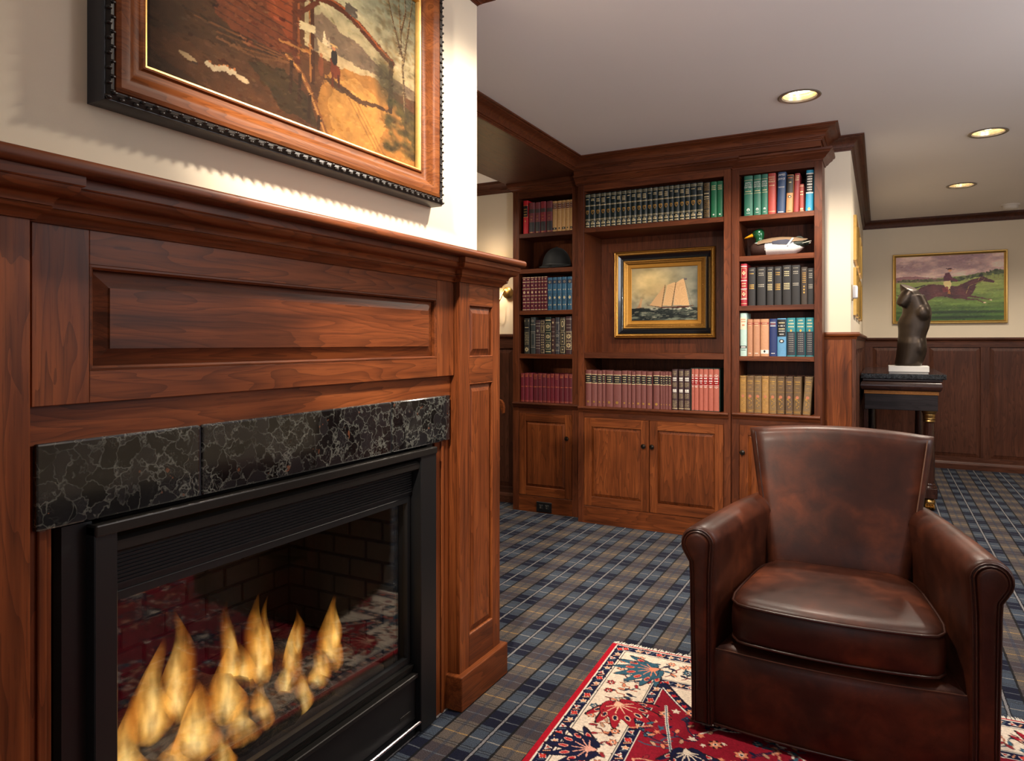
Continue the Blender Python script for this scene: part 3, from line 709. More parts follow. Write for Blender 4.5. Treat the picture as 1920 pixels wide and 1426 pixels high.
# painted scene: barn on the left, log arch over a road by a lake, trees, birds, rider
nzs = P.nz(4, 3, 1); nzf = P.nz(28, 18, 2); J = ((P.nz(30, 20, 5)-.5)*.03, (P.nz(30, 20, 6)-.5)*.03)
A3 = lambda m: m[..., None]
P.A = P.A*(.65+.6*A3(nzs))
sky = (P.X > .48) & (P.Y > .40)
sk = np.clip((P.Y-.45)/.5, 0, 1)[..., None]*np.array((-74, -44, -14))+np.array((206, 190, 152)); cl = P.nz(6, 8, 9)
P.A = np.where(A3(sky), sk*(.74+.5*A3(cl)), P.A)
P.poly([(.50, .57), (.55, .60), (.60, .585), (.645, .561), (.712, .548), (.77, .511), (.86, .47), (1, .46), (1, .40), (.5, .40)], (116, 98, 84), .9, J)      # hills
P.poly([(.52, .47), (.60, .44), (.70, .43), (.86, .44), (.86, .40), (.62, .37), (.54, .38)], (204, 186, 150), .9, J)      # water
P.poly([(.56, .30), (.644, .385), (.784, .415), (.914, .337), (1.03, .18), (1.03, -.02), (.55, -.02), (.528, .133)], (172, 122, 60), 1, J)      # road
P.poly([(.60, .30), (.70, .36), (.80, .30), (.84, .16), (.78, 0), (.60, 0), (.57, .14)], (204, 152, 80), .85, J)
P.poly([(.88, .36), (1.03, .32), (1.03, .06), (.96, .16)], (74, 66, 34), .75, J)
P.poly([(.545, .285), (.60, .300), (.644, .285), (.724, .262), (.855, .285), (.855, .262), (.72, .236), (.62, .250)], (72, 46, 24), .9, J)      # long shadow
P.poly([(0, 1), (0, .16), (.12, .20), (.28, .24), (.40, .30), (.45, .36), (.45, 1)], (66, 42, 22), .8, J)
P.poly([(0, .17), (.10, .17), (.24, .10), (.36, .06), (.46, .10), (.53, .10), (.56, -.02), (0, -.02)], (98, 60, 32), .75, J)
P.poly([(.0, .09), (.10, .03), (.24, -.01), (0, -.02)], (64, 42, 24), .7, J); P.poly([(.28, .20), (.40, .24), (.50, .14), (.53, .02), (.40, .04)], (58, 46, 24), .7, J)
P.poly([(.18, .34), (.30, .26), (.45, .34), (.45, 1), (.20, 1)], (104, 52, 26), 1, J); P.poly([(.34, .46), (.44, .38), (.455, 1), (.36, 1)], (132, 62, 30), .9, J)      # barn
for k in range(10): P.line([(.16+.006*k, .36+.03*k), (.445, .30+.042*k)], .006, (64, 34, 18), .7)
for k in range(6): P.line([(.10+.03*k, .30-.012*k), (.42, .30-.004*k)], .007, (128, 80, 44) if k % 2 else (58, 36, 20), .7)
P.line([(.19, .24), (.304, .228), (.416, .275)], .010, (120, 78, 46))
P.line([(.447, .30), (.452, 1)], .030, (92, 46, 24)); P.line([(.456, .32), (.460, 1)], .008, (146, 82, 42))
P.line([(.509, .234), (.504, .66)], .020, (74, 42, 22)); P.line([(.502, .234), (.497, .66)], .006, (164, 108, 56))
ar = [(.452, .60), (.50, .66), (.545, .68), (.59, .69), (.644, .685), (.70, .66), (.759, .622), (.809, .588), (.866, .556)]
P.line(ar, [.030, .036, .040, .042, .042, .042, .040, .040, .040], (86, 44, 24)); P.line([(a, b+.013) for a, b in ar], .012, (170, 92, 46), .9)
P.line([(.452, .53), (.53, .645)], .018, (96, 48, 26)); P.line([(.866, .56), (.862, .27)], .022, (62, 40, 22)); P.ell(.83, .45, .04, .11, (56, 50, 28), 0, .8, .5); P.ell(.88, .40, .05, .10, (64, 56, 30), 0, .6, .5)
P.poly([(.457, .505), (.522, .519), (.522, .481), (.457, .465)], (226, 214, 178)); P.poly([(.644, .735), (.70, .735), (.70, .672), (.644, .690)], (86, 80, 74))
P.poly([(.555, .528), (.572, .45), (.548, .45)], (232, 220, 192), .85); P.poly([(.575, .50), (.585, .45), (.570, .45)], (226, 212, 184), .7)
rail = [(.416, .304), (.45, .275), (.47, .248), (.49, .205), (.509, .16), (.535, .085), (.562, .005)]
P.line(rail, .020, (140, 88, 46)); P.line([(a-.004, b+.004) for a, b in rail], .008, (208, 152, 88)); P.line([(.389, .363), (.50, .372)], .012, (170, 116, 62))
for x_, y_, h_ in ((.43, .29, .15), (.462, .253, .15), (.499, .17, .13), (.535, .08, .08)): P.line([(x_, y_), (x_-.004, y_-h_)], .012, (62, 38, 20))
for a in (((.942, .30), (.925, .62), (.905, .98)), ((.93, .58), (.96, .80), (.985, 1)), ((.925, .62), (.87, .82), (.83, 1)), ((.918, .76), (.945, .90), (.94, 1))):
    P.line(a, [.013, .009, .004], (86, 66, 44)); P.line([(x_-.003, y_) for x_, y_ in a], .003, (176, 158, 124), .8)
for k in range(170):
    x_, y_ = random.uniform(.80, 1), random.uniform(.50, 1); P.ell(x_, y_, random.uniform(.005, .016), random.uniform(.005, .016), random.choice([(110, 90, 54), (80, 72, 42), (136, 108, 64)]), 0, .32, .5)
for k in range(70):
    x_, y_ = random.uniform(.84, 1), random.uniform(.05, .34); P.ell(x_, y_, random.uniform(.01, .026), random.uniform(.01, .022), random.choice([(62, 58, 28), (90, 80, 40), (48, 42, 22)]), 0, .5, .5)
dab(P, 2400, .010, .005, 20, 11)
# rider on a chestnut horse, walking figure, white birds
P.ell(.603, .345, .022, .036, (118, 54, 28)); P.line([(.592, .33), (.590, .262)], .009, (100, 44, 22)); P.line([(.615, .33), (.618, .272)], .009, (80, 36, 20)); P.line([(.594, .365), (.586, .395)], .015, (118, 54, 28))
P.ell(.598, .415, .014, .040, (42, 34, 30)); P.ell(.596, .460, .008, .011, (176, 120, 84)); P.ell(.596, .473, .018, .006, (204, 172, 120))
P.ell(.543, .335, .011, .050, (124, 70, 42)); P.ell(.543, .392, .007, .010, (176, 120, 84))
P.ell(.11, .107, .026, .011, (196, 172, 138), -.45); P.ell(.128, .094, .008, .006, (70, 50, 40))
for x_, y_ in ((.165, .112), (.18, .103), (.192, .110), (.205, .118), (.216, .124), (.226, .116), (.237, .122)): P.ell(x_, y_, .010, .012, (236, 222, 196)); P.ell(x_+.004, y_+.013, .004, .006, (206, 130, 76))
P.ell(.265, .108, .022, .012, (230, 208, 176), -.3)
for x_ in (.66, .68, .70): P.line([(x_, .24), (x_+.13, .01)], .005, (138, 94, 46), .6)
P.A = P.A*(.60+.34*A3(nzf))*np.array((1.0, .93, .82))*(.55+.45*A3(np.clip(P.X*1.3+.1, 0, 1)))
me = P.mesh('canvas', lambda X, Y: np.stack([np.full_like(X, .012), u0+.103+X*Wd-FPn.loc[1], v0+.103+Y*Hd-FPn.loc[2]], -1))
FPn.part('canvas', me, attr_mat('oil_painting', .75, .15, 0, .25, .25, 500))
FPn.part('back_board', MB(mpP).box(u0+.02, u1-.02, .001, .010, v0+.02, v1-.02), M_BLKF, None, True)
# ================================================================== built-in bookcases
M_KNOB = pm('antique_nickel', (92, 84, 78), .22, 1, var=.25, scale=90)
YB = 4.79
def bookcase(name, label, Y, x0, x1, il, ir, ztop, zopen, shelves, doors, shelf_in=.012):
    t = Thing(name, label, 'bookcase', ((x0+x1)/2, Y, 0))
    mp = lambda u, w, v: (u, Y-w, v); D = Y-YB      # w is negative towards the back
    def P(n, f, m, parent=None, smooth=0, label=None): b = MB(mp); f(b); return t.part(n, b, m, parent, True, smooth, label)
    P('side_panel', lambda b: b.box(x0, il-.012, D-.02, -.018, .0, ztop), WB['z'])
    P('side_panel', lambda b: b.box(ir+.012, x1, D-.02, -.018, .0, ztop), WB['z'])
    P('side_lining', lambda b: b.box(il-.012, il, D, -.018, .79, ztop), WB['z'])
    P('side_lining', lambda b: b.box(ir, ir+.012, D, -.018, .79, ztop), WB['z'])
    P('back_panel', lambda b: b.box(il, ir, D-.02, D, .0, ztop), WB['z'])
    P('top_panel', lambda b: b.box(il, ir, D, -.018, zopen+.002, zopen+.02), WB['x'])
    P('stile', lambda b: b.box(x0, il, -.018, 0, 0, ztop, .0012), WB['z'])
    P('stile', lambda b: b.box(ir, x1, -.018, 0, 0, ztop, .0012), WB['z'])
    P('top_rail', lambda b: b.box(il, ir, -.018, 0, zopen, ztop, .001), WB['x'])
    for a, b_ in shelves: P('shelf', lambda b: b.box(il, ir, D, -.004, b_, a, .0015), WB['x'])
    P('cabinet_top', lambda b: b.box(il, ir, D, -.018, .765, .795), WB['x'])
    lg = [(-.02, .757), (.004, .757), (.006, .763), (.011, .768), (.013, .775), (.018, .779), (.022, .782), (.024, .789), (.021, .796), (.014, .798), (-.02, .798)]
    P('ledge', lambda b: b.sweep(lg, [(x0+.006, 0), (x1-.010, 0)], side=-1), WB['x'], smooth=30)
    P('rail', lambda b: b.box(il, ir, -.018, 0, .722, .757, .001), WB['x'])
    P('baseboard', lambda b: b.box(il, ir, -.018, .0006, 0, .117, .001), W['x'])
    for d0, d1, side in doors:
        dp = P('door', lambda b: b.panel(d0+.052, d1-.052, .182, .662, -.016, -.012, .0, .022, .002), W['z'])
        P('stile', lambda b: b.box(d0+.0015, d0+.054, -.016, .0015, .1205, .7205, .0012), W['z'], dp)
        P('stile', lambda b: b.box(d1-.054, d1-.0015, -.016, .0015, .1205, .7205, .0012), W['z'], dp)
        P('rail', lambda b: b.box(d0+.054, d1-.054, -.016, .0015, .660, .7205, .0012), W['x'], dp)
        P('rail', lambda b: b.box(d0+.054, d1-.054, -.016, .0015, .1205, .184, .0012), W['x'], dp)
        kx = d1-.033 if side > 0 else d0+.022
        kb = MB(); kb.lathe([(.004, 0), (.005, .012), (.0065, .014), (.0145, .017), (.0165, .021), (.0150, .024), (.0115, .0245), (.0105, .023), (.006, .024), (.0035, .0275), (.001, .028)], n=18, axis='y')
        for v in kb.bm.verts: v.co.y = Y-.0015-v.co.y; v.co.x += kx; v.co.z += .553
        t.part('knob', kb, M_KNOB, dp, True, 40, 'round antiqued metal knob')
    return t
bookcase('bookcase', 'narrow cherry bookcase unit at the left, under the beam', 4.54, -2.402, -1.842, -2.352, -1.927, 2.372, 2.29,
         [(2.033, 2.002), (1.772, 1.740), (1.468, 1.437), (1.152, 1.118)], [(-2.350, -1.929, 1)])
bookcase('bookcase', 'wide central cherry bookcase unit with the ship picture and two doors', 4.44, -1.840, -.821, -1.797, -.861, 2.374, 2.270,
         [(2.021, 1.988), (1.165, 1.127)], [(-1.796, -1.3385, 1), (-1.3365, -.862, -1)])
bookcase('bookcase', 'cherry bookcase unit at the right, behind the leather armchair', 4.48, -.820, -.302, -.776, -.345, 2.374, 2.276,
         [(2.020, 1.988), (1.770, 1.738), (1.462, 1.431), (1.149, 1.120)], [(-.775, -.346, -1)])
# frieze mouldings above the units
fr = [(0, 2.312), (.006, 2.312), (.009, 2.320), (.020, 2.326), (.024, 2.332), (.027, 2.336), (.040, 2.346), (.046, 2.350), (.046, 2.356), (.058, 2.362), (.060, 2.373), (0, 2.373)]
mb = MB(); mb.sweep(fr, [(-1.852, 4.44), (-.8205, 4.44), (-.8205, 4.48), (-.302, 4.48), (-.302, 4.688)], side=1)
solo('trim_9', mb, WB['x'], 'stepped frieze moulding across the central and right bookcases', 'moulding', 'structure', smooth=30)
mb = MB(); mb.box(-1.85, -.304, 4.386, 4.80, 2.374, 2.41); mb.box(-2.40, -1.85, 4.541, 4.80, 2.374, 2.41)
solo('trim_10', mb, WB['x'], 'flat wood frieze filling above the bookcases', 'moulding', 'structure')
mb = MB(); f2 = [(0, 2.345), (.005, 2.345), (.008, 2.355), (.020, 2.365), (.024, 2.372), (.030, 2.374), (.036, 2.388), (.038, 2.4045), (0, 2.4045)]
mb.sweep(f2, [(-2.402, 4.76), (-2.402, 4.54), (-1.845, 4.54)], side=1)
solo('trim_11', mb, WB['x'], 'small moulding along the top of the narrow left bookcase', 'moulding', 'structure', smooth=30)
# outlet in the left base
t = Thing('power_outlet', 'black horizontal power outlet in the base of the left bookcase', 'outlet', (-2.145, 4.538, .045))
mo = pm('black_plastic', (16, 16, 17), .35, 0)
b = MB(); b.box(-.060, .060, -.006, .001, -.036, .036, .002); pl_ = t.part('plate', b, mo)
for sx in (-.024, .024):
    b = MB(); b.box(sx-.017, sx+.017, -.0085, -.004, -.017, .017, .003); so = t.part('socket', b, pm('dark_plastic_face', (30, 30, 31), .3, 0))
    b = MB()
    for zz in (-.006, .006): b.box(sx-.006, sx+.003, -.0089, -.0080, zz-.0015, zz+.0015)
    t.part('slot', b, pm('outlet_slot', (140, 130, 110), .5, .4), so)

# ================================================================== books
GILT = pm('gilt', (206, 160, 84), .38, .75, var=.2, scale=200)
GILTP = pm('pale_gilt', (216, 196, 150), .5, .3, var=.15, scale=200)
WHITE_ = pm('white_foil', (228, 222, 212), .5, 0, var=.06)
PAGES = pm('book_pages', (196, 178, 144), .85, 0, var=.15, scale=240)
BLACKL = pm('black_label', (18, 19, 22), .45, 0)
ORD = ['first', 'second', 'third', 'fourth', 'fifth', 'sixth', 'seventh', 'eighth', 'ninth', 'tenth', 'eleventh', 'twelfth', 'thirteenth', 'fourteenth',
       'fifteenth', 'sixteenth', 'seventeenth', 'eighteenth', 'nineteenth', 'twentieth', 'twenty-first', 'twenty-second', 'twenty-third', 'twenty-fourth', 'twenty-fifth', 'twenty-sixth']
FONT = {}
def textmesh(txt, size):
    cu = bpy.data.curves.new('lettering', 'FONT'); cu.body = txt; cu.size = size; cu.align_x = 'CENTER'; cu.align_y = 'CENTER'; cu.space_line = 1.0; cu.resolution_u = 1
    ob = bpy.data.objects.new('lettering_tmp', cu); COL.objects.link(ob); bpy.context.view_layer.update()
    me = bpy.data.meshes.new_from_object(ob.evaluated_get(bpy.context.evaluated_depsgraph_get())); bpy.data.objects.remove(ob); bpy.data.curves.remove(cu)
    me.transform(Matrix.Rotation(PI/2, 4, 'X')); return me
def book(label, group, xa, xb, Yf, z0, h, mat, decor=(), depth=.165, lean=0, rnd=1):
    w = xb-xa-.001; bl = min(.007, w*.16)*rnd
    t = Thing('book', label, 'book', ((xa+xb)/2, Yf, z0+w/2*math.sin(math.radians(abs(lean)))), group=group, ry=math.radians(lean))
    n = 8; th = .0026
    arcp = [(-w/2*math.cos(PI*k/n), bl*(1-math.sin(PI*k/n))) for k in range(n+1)]
    out = [(-w/2, depth)]+arcp+[(w/2, depth)]
    inn = [(w/2-th, depth)]+[(x*(1-2*th/w), y+th) for x, y in reversed(arcp)]+[(-w/2+th, depth)]
    b = MB(); loop = out+inn
    A = [b.v(x, y, 0) for x, y in loop]; B = [b.v(x, y, h) for x, y in loop]; N = len(loop); no = len(out)
    for i in range(N): b.face([A[i], A[(i+1) % N], B[(i+1) % N], B[i]])
    for q, fl in ((A, 0), (B, 1)):
        for i in range(no-1):
            j = N-1-i; b.face([q[i], q[i+1], q[j-1], q[j]])
    cov = t.part('cover', b, mat, smooth=35)
    b = MB(); b.box(-w/2+th, w/2-th, bl+th, depth-.004, .003, h-.004); t.part('page_block', b, PAGES)
    acc = {}
    def Pt(xf, zf, off): xf = max(-1, min(1, xf)); return (xf*w/2, bl*(1-math.sqrt(max(0, 1-xf*xf)))-off, zf*h)
    def q(key, xf0, xf1, zf0, zf1, m, off=.0005, seg=None):
        b = acc.setdefault((key, m.name), (MB(), m))[0]; seg = seg or max(1, int(abs(xf1-xf0)*5))
        r0 = [b.v(*Pt(xf0+(xf1-xf0)*k/seg, zf0, off)) for k in range(seg+1)]; r1 = [b.v(*Pt(xf0+(xf1-xf0)*k/seg, zf1, off)) for k in range(seg+1)]
        for k in range(seg): b.face([r0[k], r0[k+1], r1[k+1], r1[k]])
    def pg(key, pts, m, off=.0008):
        b = acc.setdefault((key, m.name), (MB(), m))[0]; b.face([b.v(*Pt(x, z, off)) for x, z in pts])
    asp = (w/2)/h
    for d in decor:
        k = d[0]
        if k == 'band': q(d[4] if len(d) > 4 else 'gilt_band', -.985, .985, d[1], d[2], d[3])
        elif k == 'label': q('spine_label', -.96, .96, d[1], d[2], d[3], .0004)
        elif k == 'rib': q('spine_rib', -.985, .985, d[1]-.008, d[1]+.008, d[2], .0014)
        elif k == 'dash':       # a row of short foil strokes
            zc, hh, nn, m = d[1:5]; wd = d[5] if len(d) > 5 else .7
            for i in range(nn):
                a = -wd+2*wd*i/nn; q('foil_stamping', a+.04, a+2*wd/nn-.05, zc-hh/2, zc+hh/2, m, .0007, 1)
        elif k == 'oval':
            zc, r, m = d[1:4]; pg('ornament', [(r*math.cos(2*PI*i/14), zc+r*asp*(d[4] if len(d) > 4 else 1)*math.sin(2*PI*i/14)) for i in range(14)], m)
        elif k == 'dia':
            zc, r, m = d[1:4]; e = r*asp*(d[4] if len(d) > 4 else 1.3); pg('ornament', [(-r, zc), (0, zc-e), (r, zc), (0, zc+e)], m)
        elif k == 'shield':
            zc, r, m = d[1:4]; e = asp*r
            pg('shield', [(-r, zc+e*1.2), (-r, zc), (-r*.6, zc-e*.8), (0, zc-e*1.5), (r*.6, zc-e*.8), (r, zc), (r, zc+e*1.2), (0, zc+e*1.35)], m)
            pg('shield', [(-r*.62, zc+e*.8), (-r*.62, zc), (-r*.35, zc-e*.5), (0, zc-e*.95), (r*.35, zc-e*.5), (r*.62, zc), (r*.62, zc+e*.8)], mat, .0011)
            pg('shield', [(-r*.3, zc+e*.5), (-r*.3, zc+e*.1), (r*.3, zc+e*.1), (r*.3, zc+e*.5)], m, .0013)
        elif k == 'frame':      # rectangle outline
            a, z0_, z1_, m = d[1:5]; s = .10; e = s*asp
            q('tooling', -a, a, z0_, z0_+e, m); q('tooling', -a, a, z1_-e, z1_, m); q('tooling', -a, -a+s, z0_, z1_, m, .0005, 1); q('tooling', a-s, a, z0_, z1_, m, .0005, 1)
        elif k == 'flower':
            zc, r, m = d[1:4]
            for i in range(8):
                an = 2*PI*i/8; c, s = math.cos(an), math.sin(an); e = asp
                pg('ornament', [(r*.15*c, zc+r*.15*s*e), (r*(.7*c-.22*s), zc+e*r*(.7*s+.22*c)), (r*c, zc+e*r*s), (r*(.7*c+.22*s), zc+e*r*(.7*s-.22*c))], m)
        elif k == 'scroll':
            z0_, z1_, m = d[1:4]; nn = 7
            for i in range(nn):
                zz = z0_+(z1_-z0_)*i/(nn-1); xx = .38*math.sin(i*1.9); r = .16+.12*(i == nn-1)
                pg('ornament', [(xx+r*math.cos(2*PI*j/7), zz+r*asp*1.2*math.sin(2*PI*j/7)) for j in range(7)], m)
        elif k == 'dots':
            z0_, z1_, m = d[1:4]; rg = random.Random(len(label)); cols = d[4] if len(d) > 4 else 5; rows = max(2, int((z1_-z0_)/(asp*2/cols)))
            for i in range(rows):
                for j in range(cols):
                    xx = -.8+1.6*(j+.5)/cols+rg.uniform(-.04, .04); zz = z0_+(z1_-z0_)*(i+.5)/rows; r = .6/cols*rg.uniform(.7, 1.1)
                    pg('tooling', [(xx-r, zz), (xx, zz-r*asp), (xx+r, zz), (xx, zz+r*asp)], m)
        elif k == 'text':
            zc, sz, txt, m = d[1:5]; me = textmesh(txt, sz); bb_ = [v.co.x for v in me.vertices]; wx = max(bb_)-min(bb_)
            f = min(1, w*.86/wx); me.transform(Matrix.Translation((0, -.0012, zc*h)) @ Matrix.Diagonal((f, 1, 1, 1)))
            t.part('lettering', me, m, cov)
    for (key, _), (b, m) in acc.items(): t.part(key, b, m, cov, kind='stuff')
    return t

ML = lambda n, c, r=.5, **k: pm(n, c, r, 0, .16, 90, **k)
YL, YC, YR = 4.556, 4.457, 4.496
# --- left unit, top shelf
zt = 2.0335
L1 = [(-2.327, -2.288), (-2.28, -2.233), (-2.229, -2.189), (-2.186, -2.143), (-2.138, -2.09), (-2.088, -2.055), (-2.051, -2.017), (-2.016, -1.987), (-1.984, -1.955), (-1.952, -1.931)]
mr = ML('scarlet_cloth', (196, 24, 34)); mg = ML('dusty_rose_cloth', (126, 60, 62)); mgr = ML('grey_cloth', (74, 64, 58)); mt = ML('tan_paper', (206, 160, 100)); mbg = ML('burgundy_label', (92, 22, 36))
book('bright scarlet book with black label, leftmost on the top left shelf', None, *L1[0], YL, zt, .245, mr, [('label', .52, .84, BLACKL), ('band', .50, .515, GILT), ('band', .845, .86, GILT), ('dash', .74, .03, 3, GILT), ('dash', .66, .03, 3, GILT), ('dash', .58, .03, 3, GILT), ('oval', .38, .25, GILT)])
for i in range(4):
    mm = ML('dusty_rose_cloth', (126, 60, 62)) if i != 2 else ML('rose_red_cloth', (150, 52, 56))
    book('rose and grey cloth book, %s of four beside the scarlet book' % ORD[i], 'rose and grey cloth set', *L1[1+i], YL, zt, .226-.002*(i % 2), mm,
         [('band', .66, .78, mgr, 'grey_band'), ('band', .06, .36, ML('dark_grey_cloth', (52, 48, 48)), 'grey_band'), ('dash', .55, .02, 4, GILT, .4), ('dash', .45, .02, 3, GILT, .3), ('dash', .03, .015, 3, GILT, .5)])
for i in range(5):
    book('tan book with burgundy label, %s of five on top left shelf' % ORD[i], 'tan books with burgundy labels', *L1[5+i], YL, zt, .219, mt,
         [('label', .74, .93, mbg), ('dash', .90, .025, 3, GILTP), ('dash', .84, .025, 3, GILTP), ('dash', .78, .025, 3, GILTP), ('band', .685, .69, mbg), ('label', .06, .13, BLACKL) if i % 2 == 0 else ('oval', .1, .35, BLACKL), ('dash', .095, .03, 1, GILTP, .3)])
# --- left unit, third shelf
L3 = [(-2.333, -2.3), (-2.299, -2.27), (-2.266, -2.236), (-2.233, -2.209), (-2.204, -2.183), (-2.179, -2.159), (-2.156, -2.13), (-2.128, -2.09), (-2.086, -2.055), (-2.051, -2.016), (-2.013, -1.977), (-1.972, -1.933)]
mbu = ML('burgundy_leather', (92, 26, 42), .4); mbl = ML('blue_leather', (46, 92, 122), .4)
for i in range(7):
    dc = []
    for z in (.03, .24, .44, .65, .85, .985): dc.append(('band', z-.008, z+.008, GILTP))
    dc += [('flower', .34, .55, GILTP), ('dia', .545, .6, GILTP), ('flower', .75, .5, GILTP), ('dash', .93, .02, 2, GILTP, .5), ('dash', .14, .03, 2, GILTP, .4)]
    book('burgundy gilt flower book, %s of seven on middle left shelf' % ORD[i], 'burgundy gilt set', *L3[i], YL, 1.4685, .246, mbu, dc)
for i in range(5):
    dc = [('label', .80, .92, ML('navy_label', (30, 40, 64))), ('dia', .86, .55, GILTP, .8), ('dash', .62, .03, 1, GILTP, .6), ('dia', .38, .55, GILTP), ('dash', .16, .035, 1, GILTP, .6), ('frame', .9, .04, .28, BLACKL), ('frame', .9, .30, .5, BLACKL)]
    book('blue gilt leather book, %s of five on middle left shelf' % ORD[i], 'blue gilt set', *L3[7+i], YL, 1.4685, .236, mbl, dc)
# --- left unit, fourth shelf: nine ornate leather bindings
L4 = [(-2.319, -2.274), (-2.266, -2.227), (-2.225, -2.187), (-2.185, -2.151), (-2.147, -2.101), (-2.097, -2.07), (-2.067, -2.033), (-2.028, -1.989), (-1.986, -1.938)]
H4 = [.260, .267, .246, .249, .266, .257, .263, .262, .268]
C4 = [(42, 42, 38), (52, 58, 58), (62, 44, 48), (58, 46, 44), (30, 46, 44), (70, 44, 44), (56, 56, 64), (60, 54, 46), (66, 42, 46)]
D4 = ['black leather book with a column of gilt dots', 'plain slate leather book', 'short brown leather book with many ribs', 'short book with gilt panel and dotted column', 'dark green leather book with three gilt rosettes',
      'thin maroon leather book with small stars', 'grey leather book with silver rosettes', 'brown leather book with framed panels', 'tall maroon leather book with two big rosettes']
SIL = pm('silver_gilt', (170, 162, 146), .4, .5, var=.15)
E4 = [[('label', .68, .80, BLACKL), ('dots', .25, .62, GILTP, 4), ('flower', .12, .8, GILTP), ('dash', .93, .05, 1, GILTP, .8), ('dash', .74, .02, 3, GILTP)],
      [('rib', .80, SIL), ('rib', .60, SIL), ('frame', .8, .22, .56, SIL), ('flower', .9, .6, SIL), ('rib', .18, SIL)],
      [('rib', z, SIL) for z in (.16, .24, .32, .40, .48, .56, .82, .9)]+[('dia', .68, .5, SIL)],
      [('frame', .85, .62, .84, GILTP), ('frame', .6, .66, .80, GILTP), ('dots', .16, .58, GILTP, 2), ('frame', .8, .03, .13, GILTP), ('frame', .8, .88, .96, GILTP)],
      [('frame', .9, .64, .84, GILTP), ('flower', .74, .75, GILTP), ('frame', .9, .36, .58, GILTP), ('flower', .47, .75, GILTP), ('frame', .9, .12, .32, GILTP), ('flower', .22, .75, GILTP), ('band', .90, .93, GILTP), ('band', .05, .07, GILTP)],
      [('dia', .88, .6, GILTP), ('rib', .76, SIL), ('rib', .5, SIL), ('dia', .38, .4, GILTP), ('dia', .26, .4, GILTP), ('flower', .1, .7, GILTP), ('rib', .62, SIL)],
      [('rib', .86, SIL), ('frame', .85, .64, .83, SIL), ('flower', .5, .75, SIL), ('flower', .24, .75, SIL), ('frame', .9, .38, .60, SIL), ('frame', .9, .12, .34, SIL), ('rib', .09, SIL)],
      [('frame', .85, .64, .95, GILTP), ('oval', .82, .55, GILTP, 2.2), ('oval', .82, .4, ML('brown_panel', (60, 54, 46)), 2.2), ('frame', .85, .26, .60, GILTP), ('dia', .52, .25, GILTP), ('dia', .43, .25, GILTP), ('dia', .34, .25, GILTP), ('frame', .85, .04, .20, GILTP), ('dia', .12, .25, GILTP)],
      [('rib', .93, SIL), ('dash', .78, .015, 3, SIL), ('rib', .6, SIL), ('frame', .93, .36, .58, GILTP), ('flower', .47, .85, GILTP), ('frame', .93, .12, .34, GILTP), ('flower', .23, .85, GILTP), ('dash', .70, .015, 3, SIL)]]
for i in range(9): book(D4[i]+' on the fourth left shelf', 'ornate leather bindings', *L4[i], YL, 1.1525, H4[i], ML('leather_%s' % D4[i][:14].replace(' ', '_'), C4[i], .42), E4[i])
# --- left unit, bottom shelf: twelve crimson volumes
L5 = [(-2.349, -2.317), (-2.315, -2.281), (-2.28, -2.248), (-2.245, -2.206), (-2.206, -2.173), (-2.171, -2.138), (-2.136, -2.107), (-2.106, -2.075), (-2.072, -2.036), (-2.033, -1.998), (-1.996, -1.962), (-1.96, -1.930)]
CR = [(104, 24, 38), (112, 26, 42), (110, 28, 44), (92, 18, 32), (100, 26, 40), (98, 30, 42), (138, 26, 48), (112, 34, 48), (140, 28, 44), (150, 28, 52), (148, 30, 52), (128, 26, 46)]
mo_ = pm('orange_foil', (200, 112, 72), .5, .3, var=.1)
for i in range(12):
    book('crimson cloth volume, %s of twelve on the bottom left shelf' % ORD[i], 'crimson cloth set', *L5[i], YL, .7985, .212-.003*(i % 3 == 0), ML('crimson_cloth_%d' % (i % 6), CR[i], .55),
         [('dash', .93, .015, 4, mo_, .8), ('dash', .88, .015, 3, mo_, .7), ('dash', .82 if i in (3, 4, 8) else .90, .015, 3, mo_, .6), ('band', .535, .545, mo_), ('oval', .54, .3, mo_, .7), ('band', .045, .055, mo_), ('band', .02, .027, mo_), ('band', .965, .975, mo_)])
# --- centre, top shelf: dark green set with shields
CT = [(-1.796, -1.76), (-1.76, -1.72), (-1.72, -1.683), (-1.683, -1.645), (-1.645, -1.61), (-1.61, -1.572), (-1.572, -1.535), (-1.535, -1.5), (-1.5, -1.468), (-1.468, -1.431), (-1.431, -1.394), (-1.394, -1.357), (-1.357, -1.323), (-1.323, -1.287), (-1.287, -1.248), (-1.248, -1.212), (-1.212, -1.182), (-1.182, -1.144), (-1.144, -1.109), (-1.109, -1.075), (-1.075, -1.035), (-1.035, -0.995), (-0.993, -0.949), (-0.946, -0.908), (-0.907, -0.869)]
mdg = ML('bottle_green_leather', (18, 32, 32), .3, coat=.3)
for i in range(22):
    dc = [('band', z, z+.008, GILTP) for z in (.955, .915, .655, .635, .245, .215)]
    dc += [('shield', .455, .58, GILT), ('dash', .84, .02, 3, GILTP, .6), ('dash', .12, .05, 4, GILTP, .7), ('dash', .17, .02, 2, GILTP, .4), ('dash', .04, .035, 3, GILTP, .7)]
    for k in range(i % 4): dc.append(('dash', .80-.035*k, .018, 3+k % 2, GILTP, .65))
    book('dark green gilt shield book, %s from left on top centre shelf' % ORD[i], 'dark green shield set', *CT[i], YC, 2.0215, .232, mdg, dc, .16)
book('book with a dense gilt arabesque spine, third from right on the top centre shelf', None, *CT[22], YC, 2.0215, .226, ML('dark_olive', (34, 30, 20)), [('dots', .77, .98, GILT, 6), ('dots', .27, .50, GILT, 6), ('dots', .04, .24, GILT, 6), ('dash', .69, .03, 4, GILTP), ('dash', .60, .03, 4, GILTP), ('dash', .54, .02, 5, GILTP)])
mgn = ML('emerald_cloth', (24, 98, 62))
